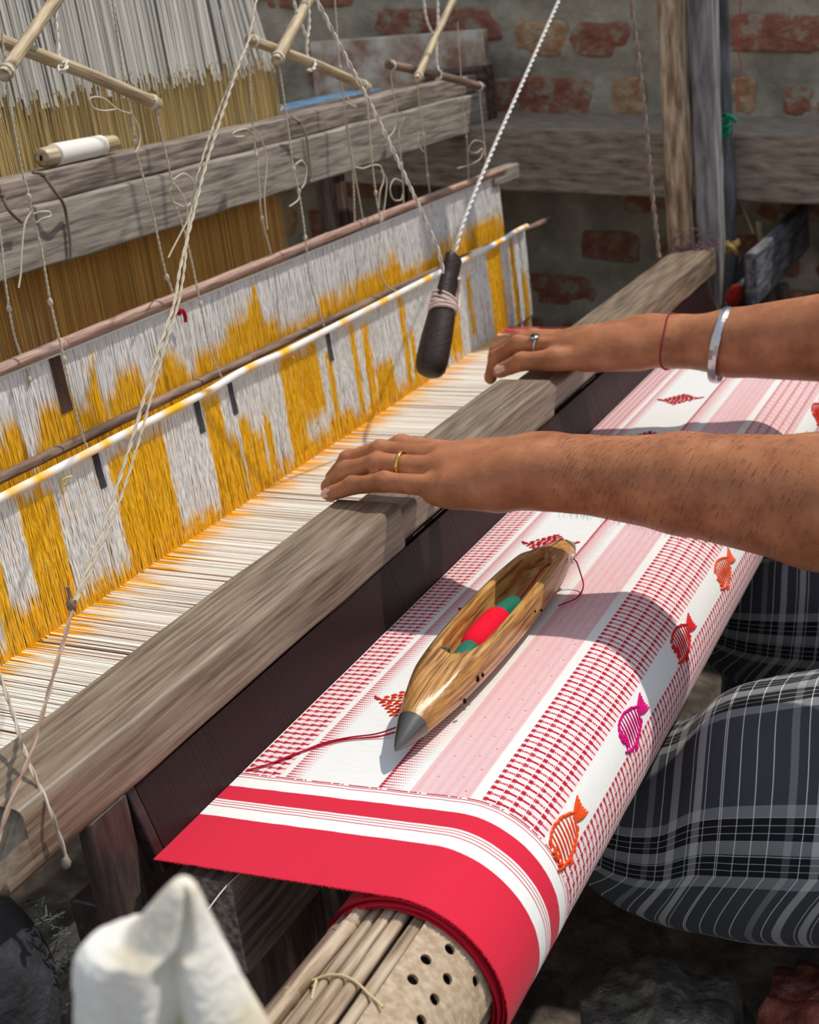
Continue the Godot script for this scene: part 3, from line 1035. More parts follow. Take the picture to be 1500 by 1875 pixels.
var dye_edge := [V(0.787, 0.1903, -0.862), V(0.8242, 0.1777, -0.862), V(0.8449, 0.1866, -0.862), V(0.8533, 0.1599, -0.862), V(0.8448, 0.1169, -0.862), V(0.8502, 0.1148, -0.862), V(0.8791, 0.1889, -0.862), V(0.9081, 0.1825, -0.862), V(0.9287, 0.197, -0.862), V(0.9293, 0.1731, -0.862), V(0.9437, 0.1714, -0.862), V(0.9657, 0.2206, -0.862), V(0.9599, 0.1692, -0.862), V(0.9681, 0.1626, -0.862), V(0.9966, 0.1838, -0.862), V(1.028, 0.1834, -0.862), V(1.038, 0.1529, -0.862), V(1.077, 0.1875, -0.862), V(1.103, 0.176, -0.862), V(1.111, 0.1504, -0.862), V(1.139, 0.1736, -0.862), V(1.173, 0.1629, -0.862), V(1.203, 0.1882, -0.862), V(1.24, 0.1952, -0.862), V(1.264, 0.2174, -0.862), V(1.27, 0.1766, -0.862), V(1.303, 0.1629, -0.862), V(1.344, 0.1444, -0.862), V(1.388, 0.1558, -0.862), V(1.405, 0.1692, -0.862), V(1.454, 0.1615, -0.862), V(1.548, 0.1696, -0.862), V(1.622, 0.1831, -0.862), V(1.637, 0.1565, -0.862), V(1.689, 0.1471, -0.862), V(1.76, 0.165, -0.862), V(1.819, 0.1617, -0.862), V(1.883, 0.1664, -0.862), V(1.928, 0.1736, -0.862), V(2.006, 0.1631, -0.862), V(2.066, 0.1597, -0.862)]

# how yellow a heddle is at (x, y): above zero dyed, below zero white
func dye(front: bool, x: float, y: float, n: FastNoiseLite, n2: FastNoiseLite) -> float:
	var ragged := 0.010 * n2.get_noise_2d(x * 420.0, y * 30.0) + 0.006 * n.get_noise_2d(x * 150.0, y * 60.0)
	if not front:
		for i in dye_edge.size() - 1:
			var a: Vector3 = dye_edge[i]
			var b: Vector3 = dye_edge[i + 1]
			if x >= a.x and x < b.x: return lerpf(a.y, b.y, (x - a.x) / (b.x - a.x)) + ragged * 0.8 - y
		return -1.0
	var best := -1.0
	for p in patches:
		var inside: float = minf(minf(x - p[0], p[2] - x) * 3.0 + 0.002 * n2.get_noise_2d(x * 90.0, y * 40.0), minf(p[1] - y, y - p[3]) + ragged)
		best = maxf(best, inside)
	return maxf(best, 0.019 + ragged * 1.5 - y if x < 1.66 else -1.0)

func heddle_shaft(front: bool) -> void:
	var rnd := RandomNumberGenerator.new()
	rnd.seed = 31 if front else 32
	var n := FastNoiseLite.new()
	n.seed = 5 if front else 9
	n.frequency = 1.0
	n.fractal_octaves = 2
	var n2 := FastNoiseLite.new()
	n2.seed = 6
	n2.frequency = 1.0
	n2.fractal_octaves = 2
	var z := -0.824 if front else -0.862
	var top := 0.142 if front else 0.228
	var label := "front heddle shaft hung with a curtain of yellow and white cotton loops" if front else "rear heddle shaft, taller, with mostly white loops above a yellow dyed edge"
	var t := thing("heddle_shaft", label, "heddle shaft", V(1.3, 0, z))
	var white := lin(244, 243, 242)
	var yellow := lin(255, 194, 40)
	var pale := lin(232, 200, 110)
	var b := MB.new()
	var x := 0.56
	var segs := 14
	var lean := 0.0
	while x < 2.016:
		if front and x > 1.945 and x < 1.962 or front and x > 1.985 and x < 1.992: x += 0.002
		var pts: Array = []
		var cols: Array = []
		var tone := rnd.randf_range(0.84, 1.05)
		lean = clampf(lean + rnd.randf_range(-.0016, .0016), -0.006, 0.006)
		var bow := rnd.randf_range(-.0012, .0012)
		var stray := rnd.randf_range(-.0022, .0022) * (2.2 if rnd.randf() < .12 else 1.0)
		var tp := top - (0.0 if front else 0.0) + rnd.randf_range(-.0006, .0006)
		for i in segs + 1:
			var f := float(i) / segs
			var y := lerpf(-0.003, tp, f)
			pts.append(V(x + lean * (1.0 - f) + bow * sin(f * PI * 2.0), y, z + rnd.randf_range(-.0010, .0010) + 0.003 * (1.0 - f)))
			var v := dye(front, x + lean * (1.0 - f) + stray, y, n, n2)
			var c := white.lerp(yellow, smoothstep(-0.002, 0.003, v))
			if v > 0.0 and rnd.randf() < .12: c = c.lerp(pale, 0.6)
			cols.append(c * tone)
		b.yarn(pts, 0.00058, 0.0003, V(0, 0, 1), cols)
		# the lower half of the loop, below the warp
		if rnd.randf() < 0.35:
			b.tube([V(x + lean, -0.004, z), V(x + lean * 1.2, -0.07, z), V(x + lean, -0.15, z)], 0.0006, 3, [cols[0], cols[0].lerp(white * tone, 0.5), white * tone], false)
		x += rnd.randf_range(0.00046, 0.00074)
	stuff(part("heddle_loops", b.mesh(), mats.yarn, t))
	# the cord that binds the loops along the top, and a few loose ends
	var c := MB.new()
	var pts: Array = []
	x = 0.56
	while x < 2.02:
		pts.append(V(x, top + 0.0015 + (0.003 * maxf(0.0, sin(x * 23.0)) * maxf(0.0, sin(x * 7.0)) if front else 0.0), z + (0.0065 if front else 0.002)))
		x += 0.012
	var cols: Array = []
	for i in pts.size(): cols.append(white.lerp(yellow, smoothstep(0.0, 0.5, n.get_noise_1d(i * 0.33) + 0.05)) if front else white)
	c.tube(pts, 0.0042 if front else 0.0014, 8, cols)
	part("binding_cord", c.mesh(), mats.yarn, t)
	# dark gaps drawn in as short bundles of dark strands just under the cord
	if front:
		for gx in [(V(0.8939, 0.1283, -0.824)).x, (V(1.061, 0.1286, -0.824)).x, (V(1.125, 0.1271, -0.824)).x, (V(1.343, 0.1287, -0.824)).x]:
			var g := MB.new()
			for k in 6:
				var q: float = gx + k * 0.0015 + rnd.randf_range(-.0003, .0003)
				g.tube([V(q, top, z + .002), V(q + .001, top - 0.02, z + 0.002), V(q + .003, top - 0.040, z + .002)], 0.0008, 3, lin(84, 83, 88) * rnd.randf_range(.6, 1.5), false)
			stuff(part("dark_strands", g.mesh(), mats.yarn, t))
	else:
		var g := MB.new()
		for k in 12:
			var q := 0.905 + k * 0.0013
			g.tube([V(q, top, z + .002), V(q + .001, top - 0.03, z + 0.002), V(q + .002, top - 0.055, z + .002)], 0.0008, 3, lin(112, 88, 78) * rnd.randf_range(.8, 1.1), false)
		stuff(part("brown_yarn", g.mesh(), mats.yarn, t))
	# the bamboo rods
	if front:
		stick_part("rod", V(0.62, 0.151, -0.842), V(2.185, 0.128, -0.842), 0.0052, mats.brownwood, t, 0.30, 5, 0.004)
	else:
		stick_part("rod", V(0.60, 0.2345, -0.858), V(2.03, 0.2365, -0.858), 0.0058, mats.pinkbamboo, t, 0.17, 6, 0.004)
		wood_part("rod_end", V(1.985, 0.229, -0.866), V(2.09, 0.226, -0.866), V(0, 0, 1), 0.022, 0.026, mats.greywood, t, 0.003)
	# lower rod holding the loops down
	stick_part("lower_rod", V(0.60, -0.152, z), V(2.02, -0.152, z), 0.006, mats.bamboo, t, 0.2, 7)

# ------------------------------------------------------------------ the jacquard harness: cords above, and below the comber board
func build_harness() -> void:
	var rnd := RandomNumberGenerator.new()
	rnd.seed = 41
	var t := thing("jacquard_harness", "curtain of grey white harness cords with brown lower ends behind the double beam", "harness", V(1.2, 0.36, -1.065))
	var w := MB.new()
	var m := MB.new()
	for row in 6:
		var z := -1.062 - row * 0.008
		var x := 0.80 + rnd.randf() * .003
		while x < 1.695:
			var edge := 1.695 - x
			var bend := -0.10 * maxf(0.0, 1.0 - edge / 0.16) if edge < .16 else 0.0
			var tone := rnd.randf_range(0.65, 1.05)
			var c := lin(236, 234, 226) * tone
			if rnd.randf() < 0.12: c = lin(110, 108, 104)
			var yb := 0.452 + rnd.randf_range(-.014, .012) - row * 0.002
			var lx := rnd.randf_range(-.004, .004) - 0.012
			w.tube([V(x, yb - 0.004, z), V(x + lx * .3 + bend * .25, yb + 0.08, z), V(x + lx + bend, yb + 0.42, z - 0.01)], 0.0011, 4, c, false)
			var q := lin(196, 170, 116) * rnd.randf_range(0.5, 1.2)
			m.tube([V(x + rnd.randf_range(-.001, .001), 0.36, z + .001), V(x, 0.41, z), V(x + rnd.randf_range(-.002, .002), yb + rnd.randf_range(-.004, .010), z)], 0.0009, 3, q, false)
			if rnd.randf() < 0.2:
				m.tube([V(x, yb, z + .002), V(x + rnd.randf_range(-.004, .006), yb + rnd.randf_range(-.006, .01), z + 0.006)], 0.0005, 3, lin(176, 148, 96), false)
			x += rnd.randf_range(0.0020, 0.0034)
	stuff(part("harness_cords", w.mesh(), mats.yarn, t))
	stuff(part("brown_cord_ends", m.mesh(), mats.yarn, t))
	var d := MB.new()
	for row in 4:
		var z := -1.062 - row * 0.011
		var x := 0.80 + rnd.randf() * .002
		while x < 1.66:
			var c := lin(244, 198, 118) * rnd.randf_range(0.6, 1.25)
			d.tube([V(x, 0.36, z), V(x + rnd.randf_range(-.001, .001), 0.15, z), V(x, -0.10, z)], 0.00062, 3, c, false)
			x += rnd.randf_range(0.0016, 0.0026)
	stuff(part("brown_harness_cords", d.mesh(), mats.yarn, t))
	wood_part("comber_board", V(0.80, 0.352, -1.085), V(1.74, 0.352, -1.085), V(0, 0, 1), 0.055, 0.012, mats.darkwood, t, 0.002)
	# top board out of the frame that the cords hang from
	wood_part("top_board", V(0.70, 0.88, -1.09), V(1.8, 0.88, -1.09), V(0, 0, 1), 0.025, 0.03, mats.darkwood, t, 0.003)
	wood_part("upright", V(0.72, 0.40, -1.09), V(0.72, 0.90, -1.09), V(0, 0, 1), 0.05, 0.04, mats.darkwood, t, 0.003)
	# the bobbin lying on the beam
	var p0 := V(1.133, 0.3896, -1.025)
	var p1 := V(1.265, 0.3823, -1.025)
	p0.y = 0.3905
	p1.y = 0.3905
	var bob := thing("bobbin", "small wooden bobbin wound with white thread lying on the grey double beam", "bobbin", p0)
	var s := MB.new()
	var L := p0.distance_to(p1)
	var dir := (p1 - p0).normalized()
	var along := func(f: float) -> Vector3: return p0 + dir * (L * f)
	var core: Array = []
	var cr: Array = []
	for q in [[0.0, .006], [0.004, .0105], [0.14, .0112], [0.2, .0085], [0.8, .008], [0.84, .0098], [0.97, .0085], [1.0, .006]]:
		core.append(along.call(q[0])); cr.append(q[1])
	s.tube(core, cr, 16)
	part("core", s.mesh(), mats.bamboo, bob)
	s = MB.new()
	core = []
	cr = []
	for i in 60:
		var f := 0.15 + 0.65 * i / 59.0
		core.append(along.call(f)); cr.append(0.0128 - 0.0018 * f + 0.0003 * (i % 2) - (0.003 if i in [0, 59] else 0.0))
	s.tube(core, cr, 18, lin(238, 236, 230))
	part("white_thread", s.mesh(), mats.yarn, bob)
	s = MB.new()
	s.ball(p0 - dir * 0.0002, V(0.0035, 0.0035, 0.0012), 5, lin(40, 30, 22))
	part("bore", s.mesh(), mats.yarn, bob)

# ------------------------------------------------------------------ tumbler sticks, heddle strings, ropes and the pull handle
func string_thing(label: String, pts: Array, r := 0.0011, col := Color.BLACK, knots: Array = [], loops: Array = []) -> void:
	var c := lin(206, 194, 174) if col == Color.BLACK else col
	var o := thing("heddle_string", label, "string", pts[-1], "heddle strings")
	var b := MB.new()
	var path := smooth(pts, 5)
	twisted(b, path, r, r * 9.0, [c, c * 0.86], 5)
	part("cord", b.mesh(), mats.yarn, o)
	for k in knots:
		b = MB.new()
		var p: Vector3 = path[clampi(int(k * (path.size() - 1)), 0, path.size() - 1)]
		b.tube([p + V(0, -r * 2.6, 0), p + V(0, -r * 2.0, 0), p, p + V(0, r * 1.6, 0), p + V(0, r * 3.0, 0)], [r * .8, r * 1.8, r * 2.1, r * 1.9, r * .8], 7, c * 0.95)
		part("knot", b.mesh(), mats.yarn, o)
	for l in loops:
		b = MB.new()
		b.tube(smooth(l, 6), r * 0.8, 5, c * 1.03)
		part("loose_end", b.mesh(), mats.yarn, o)

func lever(called: String, label: String, a: Vector3, e: Vector3, r: float, sd: int) -> Node3D:
	var o := thing(called, label, "stick", a, "bamboo lever sticks")
	stick_part("stick", a, e, r, mats.bamboo if sd != 93 else mats.brownwood, o, 0.0, sd, 0.002)
	var d := (e - a).normalized()
	# a turn of string round each end and one in the middle
	for f in [0.035, 0.955]:
		var b := MB.new()
		var p := a.lerp(e, f)
		var u := d.cross(Vector3.UP).normalized()
		var w := u.cross(d)
		var pts: Array = []
		for i in 37: pts.append(p + (u * cos(i * TAU / 12) + w * sin(i * TAU / 12)) * (r * 1.08) + d * (i * 0.00012 - .002))
		b.tube(pts, 0.0010, 5, lin(212, 204, 188))
		part("lashing", b.mesh(), mats.yarn, o)
	return o

# a path carried on upwards past its first point, to where the cord is tied overhead
func from_above(pts: Array) -> Array:
	var d: Vector3 = (pts[0] - pts[1]).normalized()
	return [pts[0] + d * 0.42, pts[0] + d * 0.2] + pts

func build_sticks_and_cords() -> void:
	# three crossed pairs of levers
	lever("lever_stick", "bamboo lever stick at top left, its lower right end free above the white bobbin", V(0.8943, 0.5181, -0.85), V(1.1, 0.4363, -0.83), 0.0062, 91)
	lever("lever_stick", "bamboo stick crossing steeply over the leftmost lever, cut end at the left edge", V(0.8596, 0.4822, -0.8), V(1.071, 0.5686, -0.87), 0.0058, 92)
	lever("lever_stick", "bamboo lever stick hanging in the middle, crossed by the white speckled rope", V(1.327, 0.4859, -0.86), V(1.561, 0.4097, -0.84), 0.0062, 94)
	lever("lever_stick", "smooth pale stick pointing down at the middle lever stick", V(1.331, 0.4592, -0.83), V(1.566, 0.5594, -0.88), 0.0066, 95)
	lever("lever_stick", "darker brown lever stick farthest right in front of the pale board", V(1.682, 0.4311, -0.87), V(1.956, 0.3733, -0.85), 0.0060, 93)
	lever("lever_stick", "thin pale stick crossing over the darker lever on the right", V(1.706, 0.4063, -0.84), V(2.013, 0.5353, -0.89), 0.0056, 96)
	# cords the levers hang from
	var wc := lin(232, 228, 218)
	var hang := [
		["white cord looped round the left lever stick", [V(0.9948, 0.5667, -0.84), V(0.9841, 0.5257, -0.84), V(0.9798, 0.5002, -0.84), V(0.9741, 0.4849, -0.838), V(0.9811, 0.4869, -0.835), V(0.9721, 0.4797, -0.83), V(0.969, 0.4789, -0.834), V(0.975, 0.485, -0.84)]],
		["white cord looped round the middle lever stick", [V(1.459, 0.5582, -0.85), V(1.45, 0.497, -0.85), V(1.439, 0.4758, -0.85), V(1.436, 0.4572, -0.85), V(1.438, 0.4519, -0.842), V(1.425, 0.4432, -0.838), V(1.416, 0.4437, -0.842)]],
		["second white cord beside the middle lever, joining the looped one", [V(1.421, 0.559, -0.85), V(1.422, 0.5168, -0.85), V(1.431, 0.4949, -0.85), V(1.44, 0.4789, -0.85)]],
		["white cord looped round the right lever stick", [V(1.852, 0.5511, -0.86), V(1.837, 0.4772, -0.86), V(1.82, 0.4329, -0.86), V(1.817, 0.4132, -0.858), V(1.812, 0.4083, -0.85), V(1.8, 0.4001, -0.848), V(1.8, 0.4006, -0.855)]],
		["white cord left of the looped one at the right lever", [V(1.8, 0.5522, -0.86), V(1.798, 0.4867, -0.86), V(1.819, 0.4572, -0.86), V(1.82, 0.4329, -0.86)]],
	]
	for h in hang:
		var b := MB.new()
		twisted(b, smooth(from_above(h[1]), 5), 0.0022, 0.018, [wc, wc * 0.9])
		one("hanging_cord", b.mesh(), mats.yarn, h[0], "cord", "cords holding the lever sticks")
	# strings down to the heddle rods
	string_thing("string from the left lever stick end, with a wide open loop over the beam", [V(1.099, 0.4332, -0.83), V(1.094, 0.4232, -0.8295), V(1.098, 0.3638, -0.829), V(1.091, 0.3506, -0.8285), V(1.1, 0.3231, -0.828), V(1.105, 0.29, -0.8275), V(1.108, 0.2316, -0.827), V(1.111, 0.177, -0.8265), V(1.127, 0.1363, -0.826)], 0.0012, Color.BLACK, [0.05, 0.45, 0.75], [[V(1.096, 0.3623, -0.826), V(1.118, 0.3655, -0.826), V(1.133, 0.351, -0.826), V(1.127, 0.3379, -0.826), V(1.108, 0.3338, -0.826), V(1.091, 0.3411, -0.826)], [V(1.094, 0.3597, -0.824), V(1.108, 0.3411, -0.824), V(1.107, 0.3218, -0.824), V(1.093, 0.3104, -0.824), V(1.076, 0.2986, -0.824), V(1.064, 0.29, -0.824)]])
	string_thing("pale string with long drooping loop, running to the red tie on the rear rod", [V(1.097, 0.557, -0.86), V(1.095, 0.5337, -0.86), V(1.091, 0.4645, -0.86), V(1.092, 0.4308, -0.86), V(1.09, 0.4029, -0.86), V(1.09, 0.3867, -0.86), V(1.097, 0.3344, -0.86), V(1.101, 0.2688, -0.86), V(1.106, 0.2501, -0.86), V(1.111, 0.2257, -0.86)], 0.0013, Color.BLACK, [0.45, 0.8], [[V(1.084, 0.4309, -0.855), V(1.066, 0.437, -0.855), V(1.048, 0.4492, -0.855), V(1.029, 0.4511, -0.855), V(1.03, 0.4425, -0.855), V(1.045, 0.4378, -0.855), V(1.063, 0.4373, -0.855)], [V(1.086, 0.4322, -0.855), V(1.094, 0.4155, -0.855), V(1.091, 0.4013, -0.855), V(1.081, 0.393, -0.855)]])
	string_thing("string at far left that forks over the beam into a free hanging end", [V(0.9014, 0.5157, -0.83), V(0.8923, 0.4707, -0.8294), V(0.8887, 0.4038, -0.8288), V(0.8894, 0.3863, -0.8282), V(0.8884, 0.3674, -0.8276), V(0.8896, 0.3305, -0.827), V(0.8861, 0.2867, -0.8264), V(0.8874, 0.2386, -0.8258), V(0.8868, 0.2269, -0.8252), V(0.8867, 0.1796, -0.8246), V(0.8916, 0.1391, -0.824)], 0.0012, Color.BLACK, [0.35, 0.6, 0.75], [[V(0.8867, 0.3676, -0.826), V(0.8744, 0.358, -0.826), V(0.8622, 0.3327, -0.826), V(0.8572, 0.3193, -0.826), V(0.8507, 0.3077, -0.826)], [V(0.8873, 0.3652, -0.826), V(0.896, 0.3655, -0.826), V(0.9084, 0.3634, -0.826), V(0.9087, 0.3594, -0.826), V(0.8984, 0.3593, -0.826), V(0.8891, 0.3572, -0.826)]])
	string_thing("leftmost string at the picture edge ending at the brown yarn on the rear heddle", [V(0.8913, 0.4563, -0.86), V(0.8812, 0.3829, -0.86), V(0.8765, 0.3403, -0.86), V(0.8722, 0.3182, -0.86), V(0.8672, 0.2628, -0.86), V(0.8734, 0.225, -0.86), V(0.8721, 0.2118, -0.86)], 0.0012, Color.BLACK, [0.6, 0.9])
	string_thing("string from the middle lever's left end to the rear rod, with hooked loose end", [V(1.328, 0.4812, -0.862), V(1.312, 0.3945, -0.862), V(1.308, 0.3394, -0.862), V(1.302, 0.288, -0.862), V(1.315, 0.2223, -0.862)], 0.0012, Color.BLACK, [0.4, 0.75], [[V(1.307, 0.3839, -0.858), V(1.29, 0.3914, -0.858), V(1.265, 0.3902, -0.858), V(1.266, 0.3859, -0.858), V(1.284, 0.3838, -0.858)], [V(1.31, 0.3877, -0.858), V(1.322, 0.3715, -0.858), V(1.323, 0.3478, -0.858), V(1.308, 0.3123, -0.858), V(1.304, 0.2747, -0.858)]])
	string_thing("string below the smooth pale stick, with a curled tail above the grey beam edge", [V(1.352, 0.4549, -0.84), V(1.349, 0.3885, -0.8377), V(1.344, 0.337, -0.8353), V(1.345, 0.3115, -0.833), V(1.342, 0.2687, -0.8307), V(1.336, 0.2019, -0.8283), V(1.351, 0.1384, -0.826)], 0.0012, Color.BLACK, [0.35, 0.5, 0.7], [[V(1.348, 0.3416, -0.835), V(1.365, 0.3442, -0.835), V(1.373, 0.3328, -0.835), V(1.364, 0.3181, -0.835), V(1.355, 0.3131, -0.835)], [V(1.343, 0.3104, -0.832), V(1.339, 0.3021, -0.832), V(1.318, 0.2981, -0.832)], [V(1.35, 0.4083, -0.84), V(1.341, 0.4037, -0.84), V(1.351, 0.41, -0.84)]])
	string_thing("double string under the middle lever, straight and close together", [V(1.543, 0.5322, -0.862), V(1.534, 0.4542, -0.862), V(1.533, 0.4209, -0.862), V(1.53, 0.3648, -0.862), V(1.532, 0.306, -0.862), V(1.519, 0.2367, -0.862)], 0.0012, Color.BLACK, [0.3, 0.75], [[V(1.53, 0.368, -0.86), V(1.531, 0.3389, -0.86), V(1.534, 0.3055, -0.86), V(1.542, 0.2302, -0.86)], [V(1.534, 0.4038, -0.86), V(1.554, 0.3915, -0.86), V(1.559, 0.3868, -0.86), V(1.542, 0.3927, -0.86), V(1.532, 0.3972, -0.86)]])
	string_thing("string from the middle lever's right end to the front heddle, with knotted bow", [V(1.56, 0.4066, -0.842), V(1.554, 0.3968, -0.8397), V(1.544, 0.3268, -0.8374), V(1.539, 0.268, -0.8351), V(1.539, 0.2356, -0.8329), V(1.515, 0.1909, -0.8306), V(1.522, 0.1601, -0.8283), V(1.555, 0.1406, -0.826)], 0.0012, Color.BLACK, [0.4, 0.55], [[V(1.497, 0.3175, -0.838), V(1.518, 0.313, -0.838), V(1.547, 0.313, -0.838), V(1.568, 0.3072, -0.838), V(1.57, 0.2897, -0.838), V(1.556, 0.276, -0.838), V(1.548, 0.2573, -0.838)], [V(1.567, 0.303, -0.838), V(1.579, 0.2883, -0.838), V(1.569, 0.2645, -0.838), V(1.553, 0.2383, -0.838)]])
	string_thing("string from the dark lever's left end, with a small ring of loose string", [V(1.689, 0.4275, -0.868), V(1.684, 0.4077, -0.868), V(1.69, 0.3653, -0.868), V(1.687, 0.3337, -0.868), V(1.684, 0.2712, -0.868), V(1.677, 0.2355, -0.868)], 0.0011, Color.BLACK, [0.5, 0.75], [[V(1.689, 0.3666, -0.865), V(1.705, 0.3597, -0.865), V(1.687, 0.3447, -0.865), V(1.681, 0.3342, -0.865)], [V(1.675, 0.2732, -0.865), V(1.653, 0.2797, -0.865), V(1.637, 0.2695, -0.865), V(1.643, 0.2535, -0.865), V(1.666, 0.2489, -0.865), V(1.673, 0.2561, -0.865)], [V(1.683, 0.3622, -0.865), V(1.67, 0.3445, -0.865), V(1.649, 0.3367, -0.865)]])
	string_thing("string below the thin pale stick, passing in front of the dark beam end", [V(1.717, 0.4013, -0.845), V(1.724, 0.3728, -0.8488), V(1.735, 0.319, -0.8525), V(1.742, 0.2797, -0.8562), V(1.751, 0.2391, -0.86)], 0.0011, Color.BLACK, [0.45, 0.8], [[V(1.712, 0.3332, -0.85), V(1.71, 0.3183, -0.85), V(1.725, 0.3064, -0.85)]])
	string_thing("string from the right end of the dark lever, with a curled tail", [V(1.967, 0.3694, -0.855), V(1.958, 0.3613, -0.8567), V(1.963, 0.2899, -0.8583), V(1.964, 0.2403, -0.86)], 0.0010, Color.BLACK, [0.1], [[V(1.959, 0.2691, -0.858), V(1.959, 0.2886, -0.858), V(1.922, 0.2968, -0.858), V(1.898, 0.2859, -0.858), V(1.926, 0.2779, -0.858), V(1.953, 0.281, -0.858), V(1.941, 0.2674, -0.858), V(1.897, 0.2636, -0.858), V(1.851, 0.2653, -0.858)]])
	string_thing("faint string just left of the curled one at the far end", [V(1.911, 0.4734, -0.862), V(1.906, 0.4109, -0.862), V(1.901, 0.3577, -0.862), V(1.905, 0.3058, -0.862), V(1.897, 0.2421, -0.862)], 0.0009, Color.BLACK, [0.6, 0.75])
	# brown ties round the double beam
	for q in [["brown twine tied round the grey beam beside the bobbin", [V(1.077, 0.3814, -0.99), V(1.091, 0.377, -0.99), V(1.096, 0.3617, -0.985), V(1.107, 0.3454, -0.985), V(1.121, 0.3286, -0.996), V(1.119, 0.302, -0.996), V(1.114, 0.2825, -0.996)]], ["brown twine hanging from the beam at the left edge", [V(1.023, 0.3774, -0.99), V(1.025, 0.366, -0.99), V(1.025, 0.3509, -0.985), V(1.045, 0.3351, -0.99)]], ["pale twine tied over the beam near the right end of the brown cords", [V(1.599, 0.3787, -0.985), V(1.617, 0.3692, -0.985), V(1.63, 0.3513, -0.985), V(1.648, 0.3163, -0.996), V(1.649, 0.2893, -0.996), V(1.643, 0.2841, -0.996)]]]:
		var b := MB.new()
		b.tube(smooth(q[1], 5), 0.0019, 6, lin(128, 112, 98) if "brown" in q[0] and not "pale" in q[0] else lin(176, 162, 144))
		b.ball(q[1][1], V(.0035, .003, .003), 5, lin(120, 104, 92))
		one("beam_tie", b.mesh(), mats.yarn, q[0], "twine")
	var r := MB.new()
	r.tube(smooth([V(1.089, 0.231, -0.85), V(1.098, 0.2266, -0.85), V(1.105, 0.2259, -0.85), V(1.109, 0.219, -0.85), V(1.107, 0.2125, -0.85)], 5), 0.0022, 6, lin(172, 22, 48))
	r.ball(V(1.099, 0.2258, -0.85), V(.004, .004, .003), 5, lin(150, 18, 42))
	one("red_tie", r.mesh(), mats.yarn, "short red string tied on the pinkish rear heddle rod", "string")
	# loose yellow ends on the front heddle
	var e := MB.new()
	e.tube(smooth([V(0.8571, 0.13, -0.818), V(0.8499, 0.1316, -0.818), V(0.8435, 0.1307, -0.818), V(0.8447, 0.1249, -0.818), V(0.8487, 0.1278, -0.818), V(0.8424, 0.1226, -0.818), V(0.8424, 0.1177, -0.818)], 5), 0.0009, 5, lin(232, 206, 110))
	one("loose_thread", e.mesh(), mats.yarn, "loose yellow thread end curling from the front heddle near the left edge", "thread")
	e = MB.new()
	e.tube(smooth([V(1.221, 0.1463, -0.818), V(1.239, 0.1428, -0.818), V(1.249, 0.1373, -0.818), V(1.258, 0.1316, -0.818)], 5), 0.0010, 5, lin(226, 170, 160))
	one("loose_thread", e.mesh(), mats.yarn, "short pink thread end on the top edge of the front heddle", "thread")
	# the pull ropes
	var b := MB.new()
	var grey := lin(204, 192, 172)
	twisted(b, smooth(from_above([V(1.127, 0.5477, -0.7), V(1.085, 0.5193, -0.6885), V(1.044, 0.4854, -0.6769), V(1.008, 0.4699, -0.6654), V(0.9549, 0.4344, -0.6538), V(0.8974, 0.3925, -0.6423), V(0.8509, 0.3562, -0.6308), V(0.812, 0.3294, -0.6192), V(0.7807, 0.3069, -0.6077), V(0.7391, 0.2844, -0.5962), V(0.6906, 0.2501, -0.5846), V(0.6407, 0.2159, -0.5731), V(0.5993, 0.1938, -0.5615), V(0.5551, 0.1722, -0.55)]), 4), 0.0014, 0.026, [grey, grey * 0.86], 6)
	twisted(b, smooth([V(1.038, 0.4693, -0.685), V(0.975, 0.4335, -0.6721), V(0.9143, 0.3918, -0.6592), V(0.8683, 0.3536, -0.6463), V(0.8362, 0.3246, -0.6334), V(0.8015, 0.3007, -0.6205), V(0.7584, 0.2769, -0.6076), V(0.7082, 0.2412, -0.5947), V(0.6565, 0.2074, -0.5818), V(0.6111, 0.1863, -0.5689), V(0.5612, 0.1672, -0.556)], 4), 0.0012, 0.024, [grey * 0.95, grey * 0.82], 6)
	b.ball(V(0.5545, 0.1691, -0.553), V(.0034, .0050, .0036), 5, lin(150, 124, 106))
	b.tube(smooth([V(0.552, 0.1695, -0.553), V(0.555, 0.1757, -0.553), V(0.5544, 0.1821, -0.553)], 4), 0.0014, 5, lin(150, 124, 106))
	twisted(b, smooth([V(0.5552, 0.168, -0.553), V(0.533, 0.1571, -0.5437), V(0.5165, 0.1554, -0.5343), V(0.486, 0.1363, -0.525), V(0.4575, 0.121, -0.5157), V(0.4317, 0.1145, -0.5063), V(0.3973, 0.094, -0.497)], 4), 0.0015, 0.034, [lin(176, 152, 136), lin(150, 126, 110)], 6)
	one("picking_rope", b.mesh(), mats.yarn, "long doubled rope slanting from the top edge to the batten, knotted low down", "rope")
	b = MB.new()
	twisted(b, smooth([V(0.5291, 0.1627, -0.61), V(0.5265, 0.1261, -0.6), V(0.5075, 0.1126, -0.575), V(0.4853, 0.1011, -0.548), V(0.4673, 0.0833, -0.52), V(0.4671, 0.063, -0.517), V(0.4678, 0.044, -0.516)], 4), 0.0015, 0.034, [lin(196, 184, 170), lin(170, 156, 142)], 6)
	b.ball(V(0.4646, 0.046, -0.514), V(.0032, .0042, .003), 4, lin(140, 128, 116))
	one("tie_cord", b.mesh(), mats.yarn, "grey cord tied over the near end of the wooden batten", "cord")
	# the wooden pull handle and its two ropes
	var hz := -0.68
	var a := V(1.333, 0.094, -0.68)
	var top := V(1.433, 0.2126, -0.68)
	var ax := (top - a).normalized()
	var sd := ax.cross(V(0, 0, 1)).normalized()
	var nz := sd.cross(ax)
	var L := a.distance_to(top)
	var o := thing("pull_handle", "dark turned wooden pull handle hanging from two ropes above the warp", "handle", a)
	var rows: Array = []
